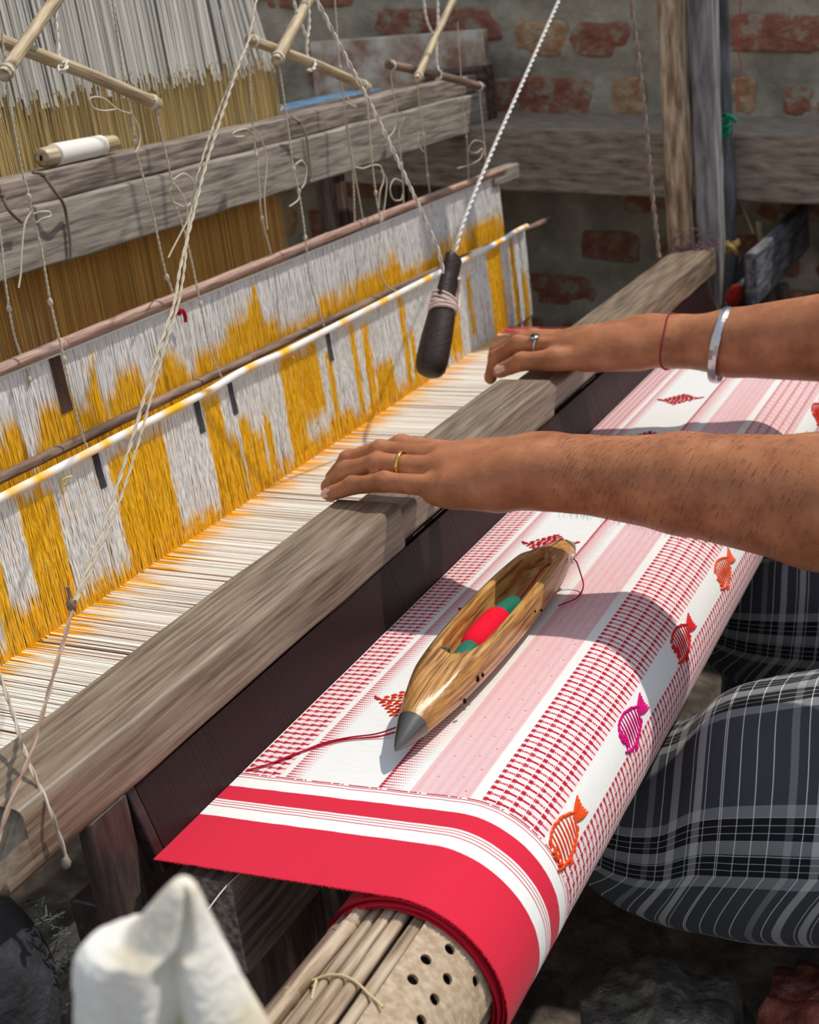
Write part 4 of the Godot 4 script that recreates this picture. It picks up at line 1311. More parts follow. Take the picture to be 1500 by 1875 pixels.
	for q in [[-0.030, .0005, .0005], [-0.029, .005, .005], [-0.022, .010, .010], [-0.005, .0148, .0148], [0.030, .0182, .0182], [0.10, .0196, .0196], [0.28, .0190, .0190], [0.46, .0172, .0172], [0.55, .0158, .0150], [0.60, .0170, .0120], [0.70, .0165, .0105], [0.80, .0150, .0100], [0.84, .0135, .0095], [0.90, .0155, .0092], [0.98, .0160, .0088], [1.0, .0120, .006], [1.003, .002, .002]]:
		var row: Array = []
		for j in 24:
			var w := TAU * j / 24
			row.append(a + ax * (L * q[0]) + sd * cos(w) * q[1] * 1.0 + nz * sin(w) * q[2])
		rows.append(row)
	b = MB.new()
	b.rings(rows)
	var grip := part("grip", b.mesh(), mats.handle, o)
	grip.set_meta("label", "dark worn wooden grip")
	b = MB.new()
	for k in 5:
		var pts: Array = []
		for i in 27:
			var w := TAU * i / 13
			var f := 0.50 + 0.020 * k + i * 0.0022
			pts.append(a + ax * (L * f + 0.004 * sin(w + k)) + sd * cos(w) * (0.0178 - .0006 * k) + nz * sin(w) * 0.0165)
		b.tube(pts, 0.0017, 6, lin(222, 196, 190) * (1.0 - 0.06 * (k % 2)))
	b.tube(smooth([a + ax * L * .52 + nz * .015, a + ax * L * 0.62 + sd * 0.016 + nz * .012, a + ax * L * 0.74 + sd * 0.019 + nz * .006, a + ax * L * 0.80 + nz * .013], 5), 0.0019, 6, lin(228, 204, 198))
	var cm := yarn_mat()
	cm.roughness = 0.4
	part("binding", b.mesh(), cm, o).set_meta("label", "pinkish plastic twine wound round the grip")
	b = MB.new()
	var wr := lin(240, 238, 232)
	twisted(b, smooth(from_above([V(1.893, 0.5343, -0.66), V(1.807, 0.4871, -0.66), V(1.673, 0.3957, -0.667), V(1.558, 0.3172, -0.673), V(1.469, 0.2523, -0.677), V(1.44, 0.2219, -0.679), V(1.434, 0.2071, -0.681)]), 4), 0.0026, 0.020, [wr, wr * 0.93], 6)
	one("handle_rope", b.mesh(), mats.yarn, "bright white rope rising right from the dark pull handle", "rope")
	b = MB.new()
	twisted(b, smooth(from_above([V(1.156, 0.5496, -0.68), V(1.18, 0.5146, -0.68), V(1.23, 0.4507, -0.68), V(1.276, 0.3931, -0.68), V(1.324, 0.3268, -0.68), V(1.377, 0.2552, -0.682), V(1.396, 0.2242, -0.682), V(1.402, 0.198, -0.682)]), 4), 0.0024, 0.024, [wr, lin(196, 192, 186)], 6)
	one("handle_rope", b.mesh(), mats.yarn, "speckled grey and white rope rising left from the dark pull handle", "rope")
	# a cord down to the far end of the batten
	b = MB.new()
	twisted(b, smooth(from_above([V(1.99, 0.5203, -0.6191), V(1.99, 0.475, -0.6157), V(1.99, 0.3978, -0.6089), V(1.99, 0.3026, -0.6018), V(1.99, 0.1961, -0.5966), V(1.99, 0.1201, -0.5914), V(1.985, 0.0936, -0.5885)]), 4), 0.0034, 0.03, [lin(158, 142, 130), lin(136, 120, 108)], 6)
	one("far_cord", b.mesh(), mats.yarn, "brown grey cord hanging to the far end of the batten beside the upright", "cord")

# ------------------------------------------------------------------ the shuttle
func build_shuttle() -> void:
	var base := 0.0132
	var xa := 0.664
	var L := 0.366
	var zc := -0.397
	var o := thing("shuttle", "boat shaped wooden weaving shuttle with steel tips and red yarn, lying on the cloth", "shuttle", V(0.85, base, zc))
	# rings of the body: outside from the right rim under the belly to the left rim, then the trough
	var half := func(f: float) -> float:   # half width along the length
		var g := absf(f - 0.5) * 2.0
		return 0.0252 * sqrt(maxf(0.0, 1.0 - pow(g, 2.6))) * (1.0 - 0.30 * g * g)
	var rows: Array = []
	var st: Array = []
	for i in 61: st.append(0.073 + 0.854 * i / 60.0)
	st.append_array([0.2655, 0.2695, 0.7905, 0.8005, 0.8245])
	st.sort()
	for f in st:
		var hw: float = half.call(f)
		var g := absf(f - 0.5) * 2.0
		var H := 0.0345 * (1.0 - 0.75 * pow(g, 5.0))
		var y0 := base + 0.0050 * pow(g, 4.0) + 0.0002
		var open := 0.0
		if f > 0.267 and f < 0.823:
			open = minf(smoothstep(0.267, 0.335, f) * 0.35 + 0.65 * smoothstep(0.267, 0.285, f), 1.0 - 0.75 * smoothstep(0.74, 0.823, f))
		var iw := hw * 0.70 * open
		var dep := 0.0
		if f > 0.2685 and f < 0.8215: dep = 0.024 if f < 0.74 else lerpf(0.024, 0.010, smoothstep(0.74, 0.82, f))
		var ring: Array = []
		var x: float = xa + L * f
		for k in 15:   # from right rim (+z) down and round to the left rim
			var w := lerpf(0.12, PI - 0.12, k / 14.0)
			var rounding := smoothstep(0.55, 0.88, g)
			var e := lerpf(0.62, 1.0, rounding)
			var cz := signf(cos(w)) * pow(absf(cos(w)), e)
			var sy := pow(sin(w), 0.75)
			var q := V(x, y0 + H * (0.90 - 0.90 * sy), zc + hw * cz)
			q.y -= H * 0.22 * rounding * (1.0 - sy)
			if k == 0 or k == 14: q.y = y0 + H * lerpf(0.96, 0.60, rounding)
			ring.append(q)
		ring.append(V(x, y0 + H * 0.995, zc - lerpf(iw, hw, 0.62)))
		ring.append(V(x, y0 + H, zc - iw - 0.0006))
		ring.append(V(x, y0 + H - 0.0006 - dep * 0.06, zc - iw))
		ring.append(V(x, y0 + H - dep * 0.75, zc - iw * 0.97))
		ring.append(V(x, y0 + H - dep, zc - iw * 0.80))
		ring.append(V(x, y0 + H - dep * 1.03, zc))
		ring.append(V(x, y0 + H - dep, zc + iw * 0.80))
		ring.append(V(x, y0 + H - dep * 0.75, zc + iw * 0.97))
		ring.append(V(x, y0 + H - 0.0006 - dep * 0.06, zc + iw))
		ring.append(V(x, y0 + H, zc + iw + 0.0006))
		ring.append(V(x, y0 + H * 0.995, zc + lerpf(iw, hw, 0.62)))
		for k in range(15, ring.size()):   # the ends are rounded over
			var zz: float = (ring[k].z - zc) / maxf(hw, 0.001)
			ring[k].y -= H * 0.34 * smoothstep(0.55, 0.88, g) * zz * zz
		rows.append(ring)
	var b := MB.new()
	# ring runs +z, down, -z: clockwise about +x, so loft towards -x
	rows.reverse()
	b.rings(rows)
	b.cap(rows[0], Color.WHITE, true)
	b.cap(rows[-1])
	part("body", b.mesh(), mats.shuttle, o)
	# steel tips
	for e in [[0.0, 0.078, 1.0], [1.0, 0.922, -1.0]]:
		b = MB.new()
		var pts: Array = []
		var rad: Array = []
		for i in 9:
			var f := i / 8.0
			var u := lerpf(e[0], e[1], f)
			pts.append(V(xa + L * u, base + 0.0098 + 0.0044 * f, zc))
			rad.append(0.0006 + 0.0113 * pow(f, 0.80))
		b.tube(pts, rad, 20)
		part("steel_tip", b.mesh(), mats.iron, o).set_meta("label", "pointed steel tip")
	# square pivot peg
	b = MB.new()
	plank(b, V(xa + L * 0.262, base + 0.0322, zc - 0.009), V(xa + L * 0.262 + 0.011, base + 0.0322, zc - 0.009), V(0, 0, 1), 0.008, 0.004, 0.0006)
	part("pivot_peg", b.mesh(), mats.iron, o)
	# pirn: green ends and red yarn
	var pirn := MB.new()
	var y := base + 0.0205
	pirn.tube([V(xa + L * .287, y, zc), V(xa + L * .30, y, zc), V(xa + L * .345, y, zc), V(xa + L * .36, y, zc)], [0.004, 0.0078, 0.0092, 0.0085], 18, lin(40, 112, 92))
	var pirn2 := MB.new()
	pirn2.tube([V(xa + L * .52, y, zc), V(xa + L * .535, y, zc), V(xa + L * .60, y - .003, zc), V(xa + L * .63, y - .005, zc)], [0.0075, 0.0088, 0.0078, 0.003], 18, lin(40, 112, 92))
	var pm := yarn_mat()
	pm.roughness = 0.4
	var pt := part("pirn", pirn.mesh(), pm, o)
	part("pirn_tip", pirn2.mesh(), pm, pt)
	b = MB.new()
	var yp: Array = []
	var yr: Array = []
	for i in 46:
		var f := i / 45.0
		yp.append(V(xa + L * lerpf(.345, .535, f), y, zc))
		yr.append(0.0120 * sqrt(maxf(0.03, 1.0 - pow(absf(f - .5) * 2.0, 4.0))) + 0.00035 * (i % 2))
	b.tube(yp, yr, 22, lin(226, 24, 52))
	part("red_yarn", b.mesh(), mats.yarn, pt)
	# eyelet on the right side and the thread that comes out of it
	b = MB.new()
	var ey := V(xa + L * 0.845, base + 0.0215, zc + 0.0196)
	var ring: Array = []
	for i in 17: ring.append(ey + V(cos(TAU * i / 16) * 0.0034, sin(TAU * i / 16) * 0.0034, 0.0004))
	b.tube(ring, 0.0011, 6, lin(224, 222, 214), false)
	var eye := part("eyelet", b.mesh(), pm, o)
	b = MB.new()
	b.tube(smooth([ey + V(0, 0, -.002), ey + V(0, -.002, .003), ey + V(-.004, -.012, .008), V(ey.x - .014, base + .003, zc + .033), V(ey.x - .034, base + .0012, zc + .034), V(ey.x - .052, base + .0012, zc + .024)], 6), 0.0007, 5, lin(168, 26, 54))
	b.tube(smooth([V(xa + L * .63, y - .004, zc), V(xa + L * .68, y + .002, zc + .004), V(xa + L * .76, y + .006, zc + .006), V(xa + L * .80, y + .003, zc + .010)], 6), 0.0007, 5, lin(176, 30, 58))
	part("weft_thread", b.mesh(), mats.yarn, eye)
	# small dark holes and knots in the wood: sunk plugs
	for h in [[.205, .010, .0018], [.262, .0175, .0022], [.282, .0170, .0015], [.56, .021, .0010], [.60, .015, .0009]]:
		var hw: float = half.call(h[0])
		b = MB.new()
		b.ball(V(xa + L * h[0], base + h[1], zc + hw * 0.975), V(h[2], h[2] * 1.2, 0.0012), 5, lin(34, 22, 16))
		part("worm_hole", b.mesh(), mats.yarn, o)
	# loose red weft thread on the cloth from the shuttle to the border
	b = MB.new()
	b.tube(smooth([on_cloth(0.705, 0.094, .004), on_cloth(0.700, 0.080, .0015), on_cloth(0.694, 0.060, .0012), on_cloth(0.683, 0.043, .0012), on_cloth(0.666, 0.027, .0014), on_cloth(0.652, 0.016, .0012), on_cloth(0.642, 0.004, .0012)], 6), 0.0007, 5, lin(186, 24, 52))
	b.tube(smooth([on_cloth(0.712, 0.094, .005), on_cloth(0.704, 0.078, .0016), on_cloth(0.696, 0.058, .0012), on_cloth(0.684, 0.041, .0013), on_cloth(0.660, 0.024, .0014), on_cloth(0.646, 0.010, .0012)], 6), 0.0006, 5, lin(160, 20, 46))
	one("loose_weft_thread", b.mesh(), mats.yarn, "loose doubled red thread lying on the cloth from the shuttle towards the dark reed", "thread")

# ------------------------------------------------------------------ the weaver
# bones: [a, b, radius at a, radius at b, blend]; a smooth union meshed as surface nets
func flesh(b: MB, bones: Array, cell: float) -> void:
	var lo := Vector3.ONE * 1e9
	var hi := -lo
	for q in bones:
		var r: float = maxf(q[2], q[3]) + q[4] + cell * 3.0
		for p in [q[0], q[1]]:
			lo = lo.min(p - Vector3.ONE * r)
			hi = hi.max(p + Vector3.ONE * r)
	var nx := int((hi.x - lo.x) / cell) + 2
	var ny := int((hi.y - lo.y) / cell) + 2
	var nz := int((hi.z - lo.z) / cell) + 2
	var fld := PackedFloat32Array()
	fld.resize(nx * ny * nz)
	fld.fill(1.0)
	for q in bones:
		var a: Vector3 = q[0]
		var e: Vector3 = q[1]
		var ra: float = q[2]
		var rb: float = q[3]
		var k: float = q[4]
		var ab := e - a
		var l2 := maxf(ab.length_squared(), 1e-12)
		var m: float = maxf(ra, rb) + k + cell * 2.0
		var l := (a.min(e) - Vector3.ONE * m - lo) / cell
		var h := (a.max(e) + Vector3.ONE * m - lo) / cell
		for i in range(maxi(0, int(l.x)), mini(nx, int(h.x) + 2)):
			for j in range(maxi(0, int(l.y)), mini(ny, int(h.y) + 2)):
				var at := (i * ny + j) * nz
				for w in range(maxi(0, int(l.z)), mini(nz, int(h.z) + 2)):
					var p := lo + V(i, j, w) * cell - a
					var t := clampf(p.dot(ab) / l2, 0.0, 1.0)
					var d := (p - ab * t).length() - lerpf(ra, rb, t)
					var f := fld[at + w]
					var g := maxf(k - absf(f - d), 0.0) / k
					fld[at + w] = minf(f, d) - g * g * k * 0.25
	var idx := PackedInt32Array()
	idx.resize(nx * ny * nz)
	idx.fill(-1)
	var sx := ny * nz
	var offs := [0, 1, nz, nz + 1, sx, sx + 1, sx + nz, sx + nz + 1]
	for i in nx - 1:
		for j in ny - 1:
			for w in nz - 1:
				var o := i * sx + j * nz + w
				var c := 0
				for f in offs:
					if fld[o + f] < 0.0: c += 1
				if c == 0 or c == 8: continue
				var sum := Vector3.ZERO
				var n := 0
				for u in 8:
					for ax in [1, 2, 4]:
						if u & ax: continue
						var v2: int = u | ax
						var fa := fld[o + offs[u]]
						var fb := fld[o + offs[v2]]
						if (fa < 0.0) != (fb < 0.0):
							var t := fa / (fa - fb)
							var pa := V(u >> 2 & 1, u >> 1 & 1, u & 1)
							var pb := V(v2 >> 2 & 1, v2 >> 1 & 1, v2 & 1)
							sum += pa.lerp(pb, t)
							n += 1
				idx[o] = b.vert(lo + (V(i, j, w) + sum / n) * cell)
	for i in range(1, nx - 1):
		for j in range(1, ny - 1):
			for w in range(1, nz - 1):
				var o := i * sx + j * nz + w
				var s := fld[o] < 0.0
				if s != (fld[o + sx] < 0.0):
					nets_quad(b, idx[o - nz - 1], idx[o - 1], idx[o], idx[o - nz], s)
				if s != (fld[o + nz] < 0.0):
					nets_quad(b, idx[o - sx - 1], idx[o - sx], idx[o], idx[o - 1], s)
				if s != (fld[o + 1] < 0.0):
					nets_quad(b, idx[o - sx - nz], idx[o - nz], idx[o], idx[o - sx], s)

func field(bones: Array, p: Vector3) -> float:
	var f := 1.0
	for q in bones:
		var ab: Vector3 = q[1] - q[0]
		var t := clampf((p - q[0]).dot(ab) / maxf(ab.length_squared(), 1e-12), 0.0, 1.0)
		var d: float = (p - q[0] - ab * t).length() - lerpf(q[2], q[3], t)
		var g: float = maxf(q[4] - absf(f - d), 0.0) / q[4]
		f = minf(f, d) - g * g * q[4] * 0.25
	return f

# how far the skin is from c along n
func skin(bones: Array, c: Vector3, n: Vector3) -> float:
	var r := 0.012
	for i in 40:
		var d := field(bones, c + n * r)
		if absf(d) < 0.0002: break
		r -= d * 0.8
	return r

func nets_quad(b: MB, a: int, c: int, d: int, e: int, s: bool) -> void:
	if a < 0 or c < 0 or d < 0 or e < 0: return
	if s: b.quad(a, c, d, e)
	else: b.quad(e, d, c, a)

func finger(out: Array, pts: Array, r0: float, r1: float) -> void:
	var n := pts.size() - 1
	for i in n:
		out.append([pts[i], pts[i + 1], lerpf(r0, r1, float(i) / n), lerpf(r0, r1, float(i + 1) / n), 0.0030])
	for i in range(1, n):   # knuckles
		var r := lerpf(r0, r1, float(i) / n)
		out.append([pts[i] + V(0, r * 0.16, 0), pts[i] + V(0, r * 0.16, -0.001), r * 0.93, r * 0.93, 0.004])

func nail(parent: Node3D, at: Vector3, fwd: Vector3, up: Vector3, w: float, l: float) -> void:
	var z := -fwd.normalized()
	var y := (up - z * up.dot(z)).normalized()
	var x := y.cross(z)
	var bs := Basis(x, y, z)
	var b := MB.new()
	var rows: Array = []
	for i in 7:
		var f := i / 6.0
		var row: Array = []
		var ww := w * (0.80 + 0.28 * sin(PI * minf(f * 0.9 + .15, 1.0)))
		if i == 0: ww = w * 0.62
		if i == 6: ww = w * 0.66
		for j in 9:
			var s := (j / 8.0 - 0.5) * 2.0
			row.append(at + bs * V(s * ww, -s * s * w * 0.42 + 0.0004 - 0.0006 * absf(f - .4), (f - 0.5) * l))
		rows.append(row)
	b.rings(rows, false)
	part("fingernail", b.mesh(), mats.nail, parent)

func build_person() -> void:
	var o := thing("person", "weaver in a dark checked lungi sitting at the loom, both hands laid on the batten", "person", V(1.2, -0.56, 0.1))
	var b := MB.new()
	# near (left) hand and forearm
	var near: Array = [
		[V(.955, .100, -.060), V(.962, .106, -.165), .046, .053, .008],
		[V(.962, .106, -.165), V(.967, .113, -.275), .052, .0410, .008],
		[V(.967, .113, -.275), V(.966, .1165, -.375), .0410, .0310, .008],
		[V(.980, .117, -.36), V(.984, .120, -.405), .026, .0225, .012],
		[V(.960, .118, -.375), V(.951, .114, -.425), .0285, .0235, .012],
		[V(.955, .118, -.40), V(.942, .108, -.470), .0245, .0170, .016],
		[V(.982, .120, -.40), V(.996, .118, -.475), .0220, .0150, .016],
		[V(.97, .122, -.39), V(.958, .119, -.490), .0200, .0135, .012],
		[V(.975, .124, -.39), V(.978, .122, -.495), .0185, .0135, .012],
		[V(.947, .106, -.43), V(.938, .104, -.487), .0170, .0115, .012],
		[V(.99, .108, -.43), V(1.018, .104, -.462), .0170, .0120, .010],
		[V(.951, .125, -.418), V(.950, .128, -.385), .0105, .0100, .016],
	]
	var fn := [
		[V(.9375, .1095, -.484), V(.9350, .1115, -.533), V(.9355, .1060, -.566), V(.9370, .0955, -.593)],
		[V(.9570, .1190, -.492), V(.9540, .1215, -.548), V(.9550, .1120, -.583), V(.9560, .0950, -.605)],
		[V(.9790, .1215, -.496), V(.9760, .1250, -.556), V(.9770, .1140, -.592), V(.9770, .0950, -.612)],
		[V(.9990, .1180, -.490), V(.9985, .1230, -.546), V(.9985, .1130, -.580), V(.9985, .0970, -.602)],
	]
	var fr := [[.0098, .0072], [.0105, .0078], [.0108, .0080], [.0106, .0080]]
	for i in 4: finger(near, fn[i], fr[i][0], fr[i][1])
	finger(near, [V(1.018, .104, -.462), V(1.030, .099, -.486), V(1.031, .093, -.508)], .0115, .0090)
	for i in 4:   # tendons on the back of the hand
		near.append([fn[i][0] + V(0, .0075, .012), V(lerpf(fn[i][0].x, .972, .7), .1365, -.418), .0036, .0030, .006])
	flesh(b, near, 0.0036)
	# far (right) hand and forearm
	var far: Array = [
		[V(1.435, .104, -.10), V(1.436, .113, -.21), .046, .053, .008],
		[V(1.436, .113, -.21), V(1.434, .105, -.345), .052, .0385, .008],
		[V(1.434, .105, -.345), V(1.432, .107, -.435), .0370, .0255, .008],
		[V(1.444, .106, -.41), V(1.441, .110, -.46), .0235, .0215, .02],
		[V(1.420, .106, -.42), V(1.405, .106, -.500), .0235, .0185, .016],
		[V(1.43, .110, -.44), V(1.418, .112, -.535), .0220, .0140, .014],
		[V(1.44, .110, -.44), V(1.440, .109, -.530), .0210, .0135, .014],
		[V(1.45, .107, -.45), V(1.458, .104, -.515), .0180, .0125, .014],
		[V(1.412, .110, -.47), V(1.398, .109, -.540), .0185, .0140, .014],
		[V(1.408, .100, -.45), V(1.388, .098, -.505), .0205, .0160, .014],
	]
	var ff := [
		[V(1.397, .1100, -.540), V(1.395, .1130, -.590), V(1.395, .0960, -.620), V(1.3955, .0700, -.630)],
		[V(1.418, .1120, -.542), V(1.417, .1130, -.597), V(1.417, .0960, -.628), V(1.417, .0720, -.636)],
		[V(1.440, .1090, -.536), V(1.439, .1100, -.588), V(1.439, .0940, -.618), V(1.439, .0720, -.626)],
		[V(1.458, .1040, -.520), V(1.458, .1050, -.562), V(1.458, .0930, -.590), V(1.458, .0760, -.600)],
	]
	for i in 4: finger(far, ff[i], [.0106, .0106, .0102, .0092][i], [.0082, .0082, .0080, .0072][i])
	finger(far, [V(1.390, .0985, -.500), V(1.378, .0985, -.540), V(1.3725, .0975, -.577), V(1.3705, .0860, -.606)], .0150, .0088)
	for i in 4:
		far.append([ff[i][0] + V(0, .0085, .012), V(lerpf(ff[i][0].x, 1.434, .7), .1285, -.450), .0034, .0030, .006])
	flesh(b, far, 0.0040)
	# torso, upper arms, head and legs
	var body: Array = [
		[V(1.20, -.155, .19), V(1.20, .02, .22), .130, .125, .06],
		[V(1.20, .02, .22), V(1.20, .25, .20), .125, .140, .06],
		[V(1.06, .35, .155), V(1.34, .35, .155), .070, .070, .06],
		[V(1.20, .36, .16), V(1.195, .50, .205), .058, .054, .03],
		[V(1.195, .58, 0.205), V(1.195, .615, 0.210), .088, .092, .03],
		[V(1.190, .525, 0.150), V(1.192, .56, 0.165), .050, .060, .03],
		[V(1.188, .572, 0.095), V(1.189, .592, 0.115), .0125, .010, .014],
		[V(1.172, .535, 0.115), V(1.206, .535, 0.115), .012, .012, .012],
		[V(1.105, .575, 0.210), V(1.103, .595, 0.212), .012, .014, .010],
		[V(1.285, .575, 0.210), V(1.287, .595, 0.212), .012, .014, .010],
		[V(1.05, .34, .15), V(.955, .10, -.06), .058, .045, .04],
		[V(1.35, .34, .15), V(1.435, .104, -.10), .058, .045, .04],
		[V(1.12, -.18, .12), V(.965, -.185, -.28), .088, .058, .04],
		[V(1.28, -.18, .12), V(1.385, -.195, -.30), .088, .058, .04],
		[V(.965, -.185, -.28), V(.985, -.350, .03), .055, .036, .03],
		[V(1.385, -.195, -.30), V(1.37, -.350, .03), .055, .036, .03],
		[V(.985, -.350, .03), V(.975, -.362, .12), .036, .026, .02],
		[V(1.37, -.350, .03), V(1.36, -.362, .12), .036, .026, .02],
	]
	flesh(b, body, 0.013)
	part("body", b.mesh(), mats.skin, o)
	# nails
	nail(o, V(.9318, .1000, -.5935), V(0.05, -.42, -.9), V(-.72, .62, -.3), .0046, .0125)
	nail(o, V(1.3638, .0932, -.6030), V(-.05, -.35, -.93), V(-.66, .72, -.1), .0066, .0145)
	# eyes, hair of the head, shirt
	b = MB.new()
	for e in [-1.0, 1.0]:
		b = MB.new()
		b.ball(V(1.192 + e * .033, .598, 0.129), V(.012, .010, .010), 6, lin(226, 222, 214))
		var eye := part("eye", b.mesh(), mats.yarn, o)
		b = MB.new()
		b.ball(V(1.191 + e * .033, .598, 0.120), V(.005, .005, .003), 5, lin(30, 20, 16))
		part("iris", b.mesh(), mats.yarn, eye)
	b = MB.new()
	flesh(b, [[V(1.195, .615, 0.230), V(1.195, .645, 0.225), .092, .088, .03], [V(1.195, .665, 0.155), V(1.195, .67, 0.195), .05, .06, .03], [V(1.195, .56, 0.280), V(1.195, .60, 0.265), .045, .06, .03]], 0.012)
	part("hair", b.mesh(), mats.hair, o)
	b = MB.new()
	flesh(b, [[V(1.20, -.14, .19), V(1.20, .02, .22), .146, .140, .06], [V(1.20, .02, .22), V(1.20, .25, .20), .140, .153, .06], [V(1.07, .35, .155), V(1.33, .35, .155), .083, .083, .06],
		[V(1.05, .34, .15), V(1.008, .235, .058), .074, .076, .04], [V(1.35, .34, .15), V(1.392, .235, .039), .074, .076, .04]], 0.014)
	var shirt := plain_mat(rgb8(150, 160, 176), 0.9)
	part("shirt", b.mesh(), shirt, o)
	# forearm hair: fine dark strands lying along the skin
	var rnd := RandomNumberGenerator.new()
	rnd.seed = 3
	b = MB.new()
	for q in [[near, 1400, 0.62], [far, 260, 0.5]]:
		for i in q[1]:
			var bone: Array = q[0][1 if rnd.randf() < 0.5 else 2]
			var t := rnd.randf()
			var c: Vector3 = bone[0].lerp(bone[1], t)
			var r: float = lerpf(bone[2], bone[3], t)
			var w := rnd.randf() * TAU
			if cos(w) > 0.5 and sin(w) < 0.2: continue
			var n := V(cos(w), sin(w), 0)
			var side := V(-sin(w), cos(w), 0)
			r = skin(q[0], c, n)
			var p := c + n * (r + 0.0001)
			var low := n.y < -0.55
			var d := V(0, 0, -1) * 0.35 + side * (-1.0 if cos(w) < 0 else 1.0) * -0.9 + n * (0.55 if low else 0.12)
			var l: float = rnd.randf_range(0.007, 0.014) * q[2]
			var curl := side * rnd.randf_range(-.5, .5)
			b.tube([p, p + d * l * 0.5, p + (d + curl * (1.2 if low else 0.4)) * l], [0.00009, 0.00008, 0.00004], 3, Color.WHITE, false)
	stuff(part("arm_hair", b.mesh(), mats.hair, o))
	build_lungi(o)
	# what he wears on his hands and wrists
	b = MB.new()
	ring_band(b, V(.9553, .1208, -.5255), V(-.05, .04, -1), V(0, 1, 0), .0117, .0016, .0011, 1.25)
	one("gold_ring", b.mesh(), mats.gold, "thin gold ring on the ring finger of the near hand", "ring")
	var sr := thing("silver_ring", "silver ring with an oval black stone on the far hand", "ring", V(1.396, .118, -.565))
	b = MB.new()
	ring_band(b, V(1.396, .1115, -.566), V(0, .12, -1), V(0, 1, 0), .0117, .0018, .0012, 1.0)
	part("band", b.mesh(), mats.steel, sr)
	b = MB.new()
	b.ball(V(1.3915, .1222, -.567), V(.0080, .0030, .0062), 7)
	var bezel := part("bezel", b.mesh(), mats.steel, sr)
	b = MB.new()
	b.ball(V(1.3912, .1239, -.567), V(.0062, .0027, .0048), 7)
	part("stone", b.mesh(), mats.black, bezel)
	b = MB.new()
	var pts: Array = []
	for i in 49:
		var w := TAU * i / 48
		pts.append(V(1.433, .1025, -.356) + V(1, 0, 0) * cos(w) * .0415 + V(0, .985, .17) * sin(w) * .0418)
	for i in 48:
		var a: Vector3 = pts[i]
		var e: Vector3 = pts[i + 1]
		var up := (a - V(1.433, .1025, -.356)).normalized()
		var ax := V(0, -.17, .985)
		var k := 0.0042 + 0.0006 * ((i / 4) % 2)
		var q: Array = [a + up * .0016 - ax * k, a + up * .0024, a + up * .0016 + ax * k, a - up * .0006 + ax * k, a - up * .0006 - ax * k]
		var up2 := (e - V(1.433, .1025, -.356)).normalized()
		var q2: Array = [e + up2 * .0016 - ax * k, e + up2 * .0024, e + up2 * .0016 + ax * k, e - up2 * .0006 + ax * k, e - up2 * .0006 - ax * k]
		for j in 5:
			b.flat([q[j], q2[j], q2[(j + 1) % 5], q[(j + 1) % 5]])
	one("steel_bangle", b.mesh(), mats.steel, "broad faceted steel bangle on the far forearm", "bangle")
	b = MB.new()
	pts = []
	for i in 41:
		var w := TAU * i / 40
		var c := V(1.4335, .1068, -.4165 + .0016 * sin(w * 3.0) + .002 * sin(w))
		var d := V(cos(w), sin(w), 0)
		pts.append(c + d * (skin(far, c, d) + 0.0008))
	twisted(b, pts, 0.0011, 0.006, [lin(176, 62, 84), lin(150, 44, 66)], 5)
	one("thread_bracelet", b.mesh(), mats.yarn, "thin dusky red thread tied round the far wrist", "bracelet")

func ring_band(b: MB, o: Vector3, axis: Vector3, up: Vector3, r: float, hw: float, th: float, sq: float) -> void:
	var z := axis.normalized()
	var y := (up - z * up.dot(z)).normalized()
	var x := y.cross(z)
	var rows: Array = []
	for i in 41:
		var w := TAU * i / 40
		var d := x * cos(w) + y * sin(w)
		var k := hw * (1.0 + (sq - 1.0) * maxf(0.0, sin(w)))
		var row: Array = []
		for j in 8:
			var a := TAU * j / 8
			row.append(o + d * (r + cos(a) * th) + z * sin(a) * k)
		rows.append(row)
	b.rings(rows)

# plaid: white lines across the leg, grey bands along it, on dark blue grey
func plaid_texture() -> ImageTexture:
	var W := 1024
	var H := 1024
	var bytes := PackedByteArray()
	bytes.resize(W * H * 3)
	var base := Vector3(72, 75, 82)
	var dark := Vector3(34, 36, 40)
	# the set across u: 230 mm; along v: 300 mm
	var us := PackedFloat32Array()
	var vs := PackedFloat32Array()
	us.resize(W)
	vs.resize(H)
	for i in W:
		var x := fposmod(230.0 * i / W, 115.0)
		var a := 0.0
		if fposmod(x, 12.6) < 0.85: a = 0.95
		if x > 16.0 and x < 22.5 or x > 36.0 and x < 43.0: a = 0.66
		if x > 58.0 and x < 64.0: a = 0.35
		us[i] = a
	for j in H:
		var y := fposmod(300.0 * j / H, 150.0)
		var a := 0.0
		if y > 30.0 and y < 39.0 or y > 58.0 and y < 69.0 or y > 88.0 and y < 98.0: a = 0.42
		if y > 39.0 and y < 58.0 or y > 69.0 and y < 88.0:
			a = -0.5
			if fposmod(y - 39.0, 6.2) < 0.7: a = 0.75
		vs[j] = a
	for j in H:
		for i in W:
			var c := base
			var v := vs[j]
			var u := us[i]
			if v < 0.0: c = dark
			elif v > 0.0: c = base.lerp(Vector3(214, 218, 220), v)
			if u > 0.0: c = c.lerp(Vector3(232, 234, 234), u * (0.9 if v >= 0.0 else 0.75))
			var g := 0.93 + 0.07 * float((i * 7 + j * 13 + (i ^ j)) % 11) / 11.0
			var o := (j * W + i) * 3
			bytes[o] = int(c.x * g); bytes[o + 1] = int(c.y * g); bytes[o + 2] = int(c.z * g)
	return ImageTexture.create_from_image(Image.create_from_data(W, H, false, Image.FORMAT_RGB8, bytes))

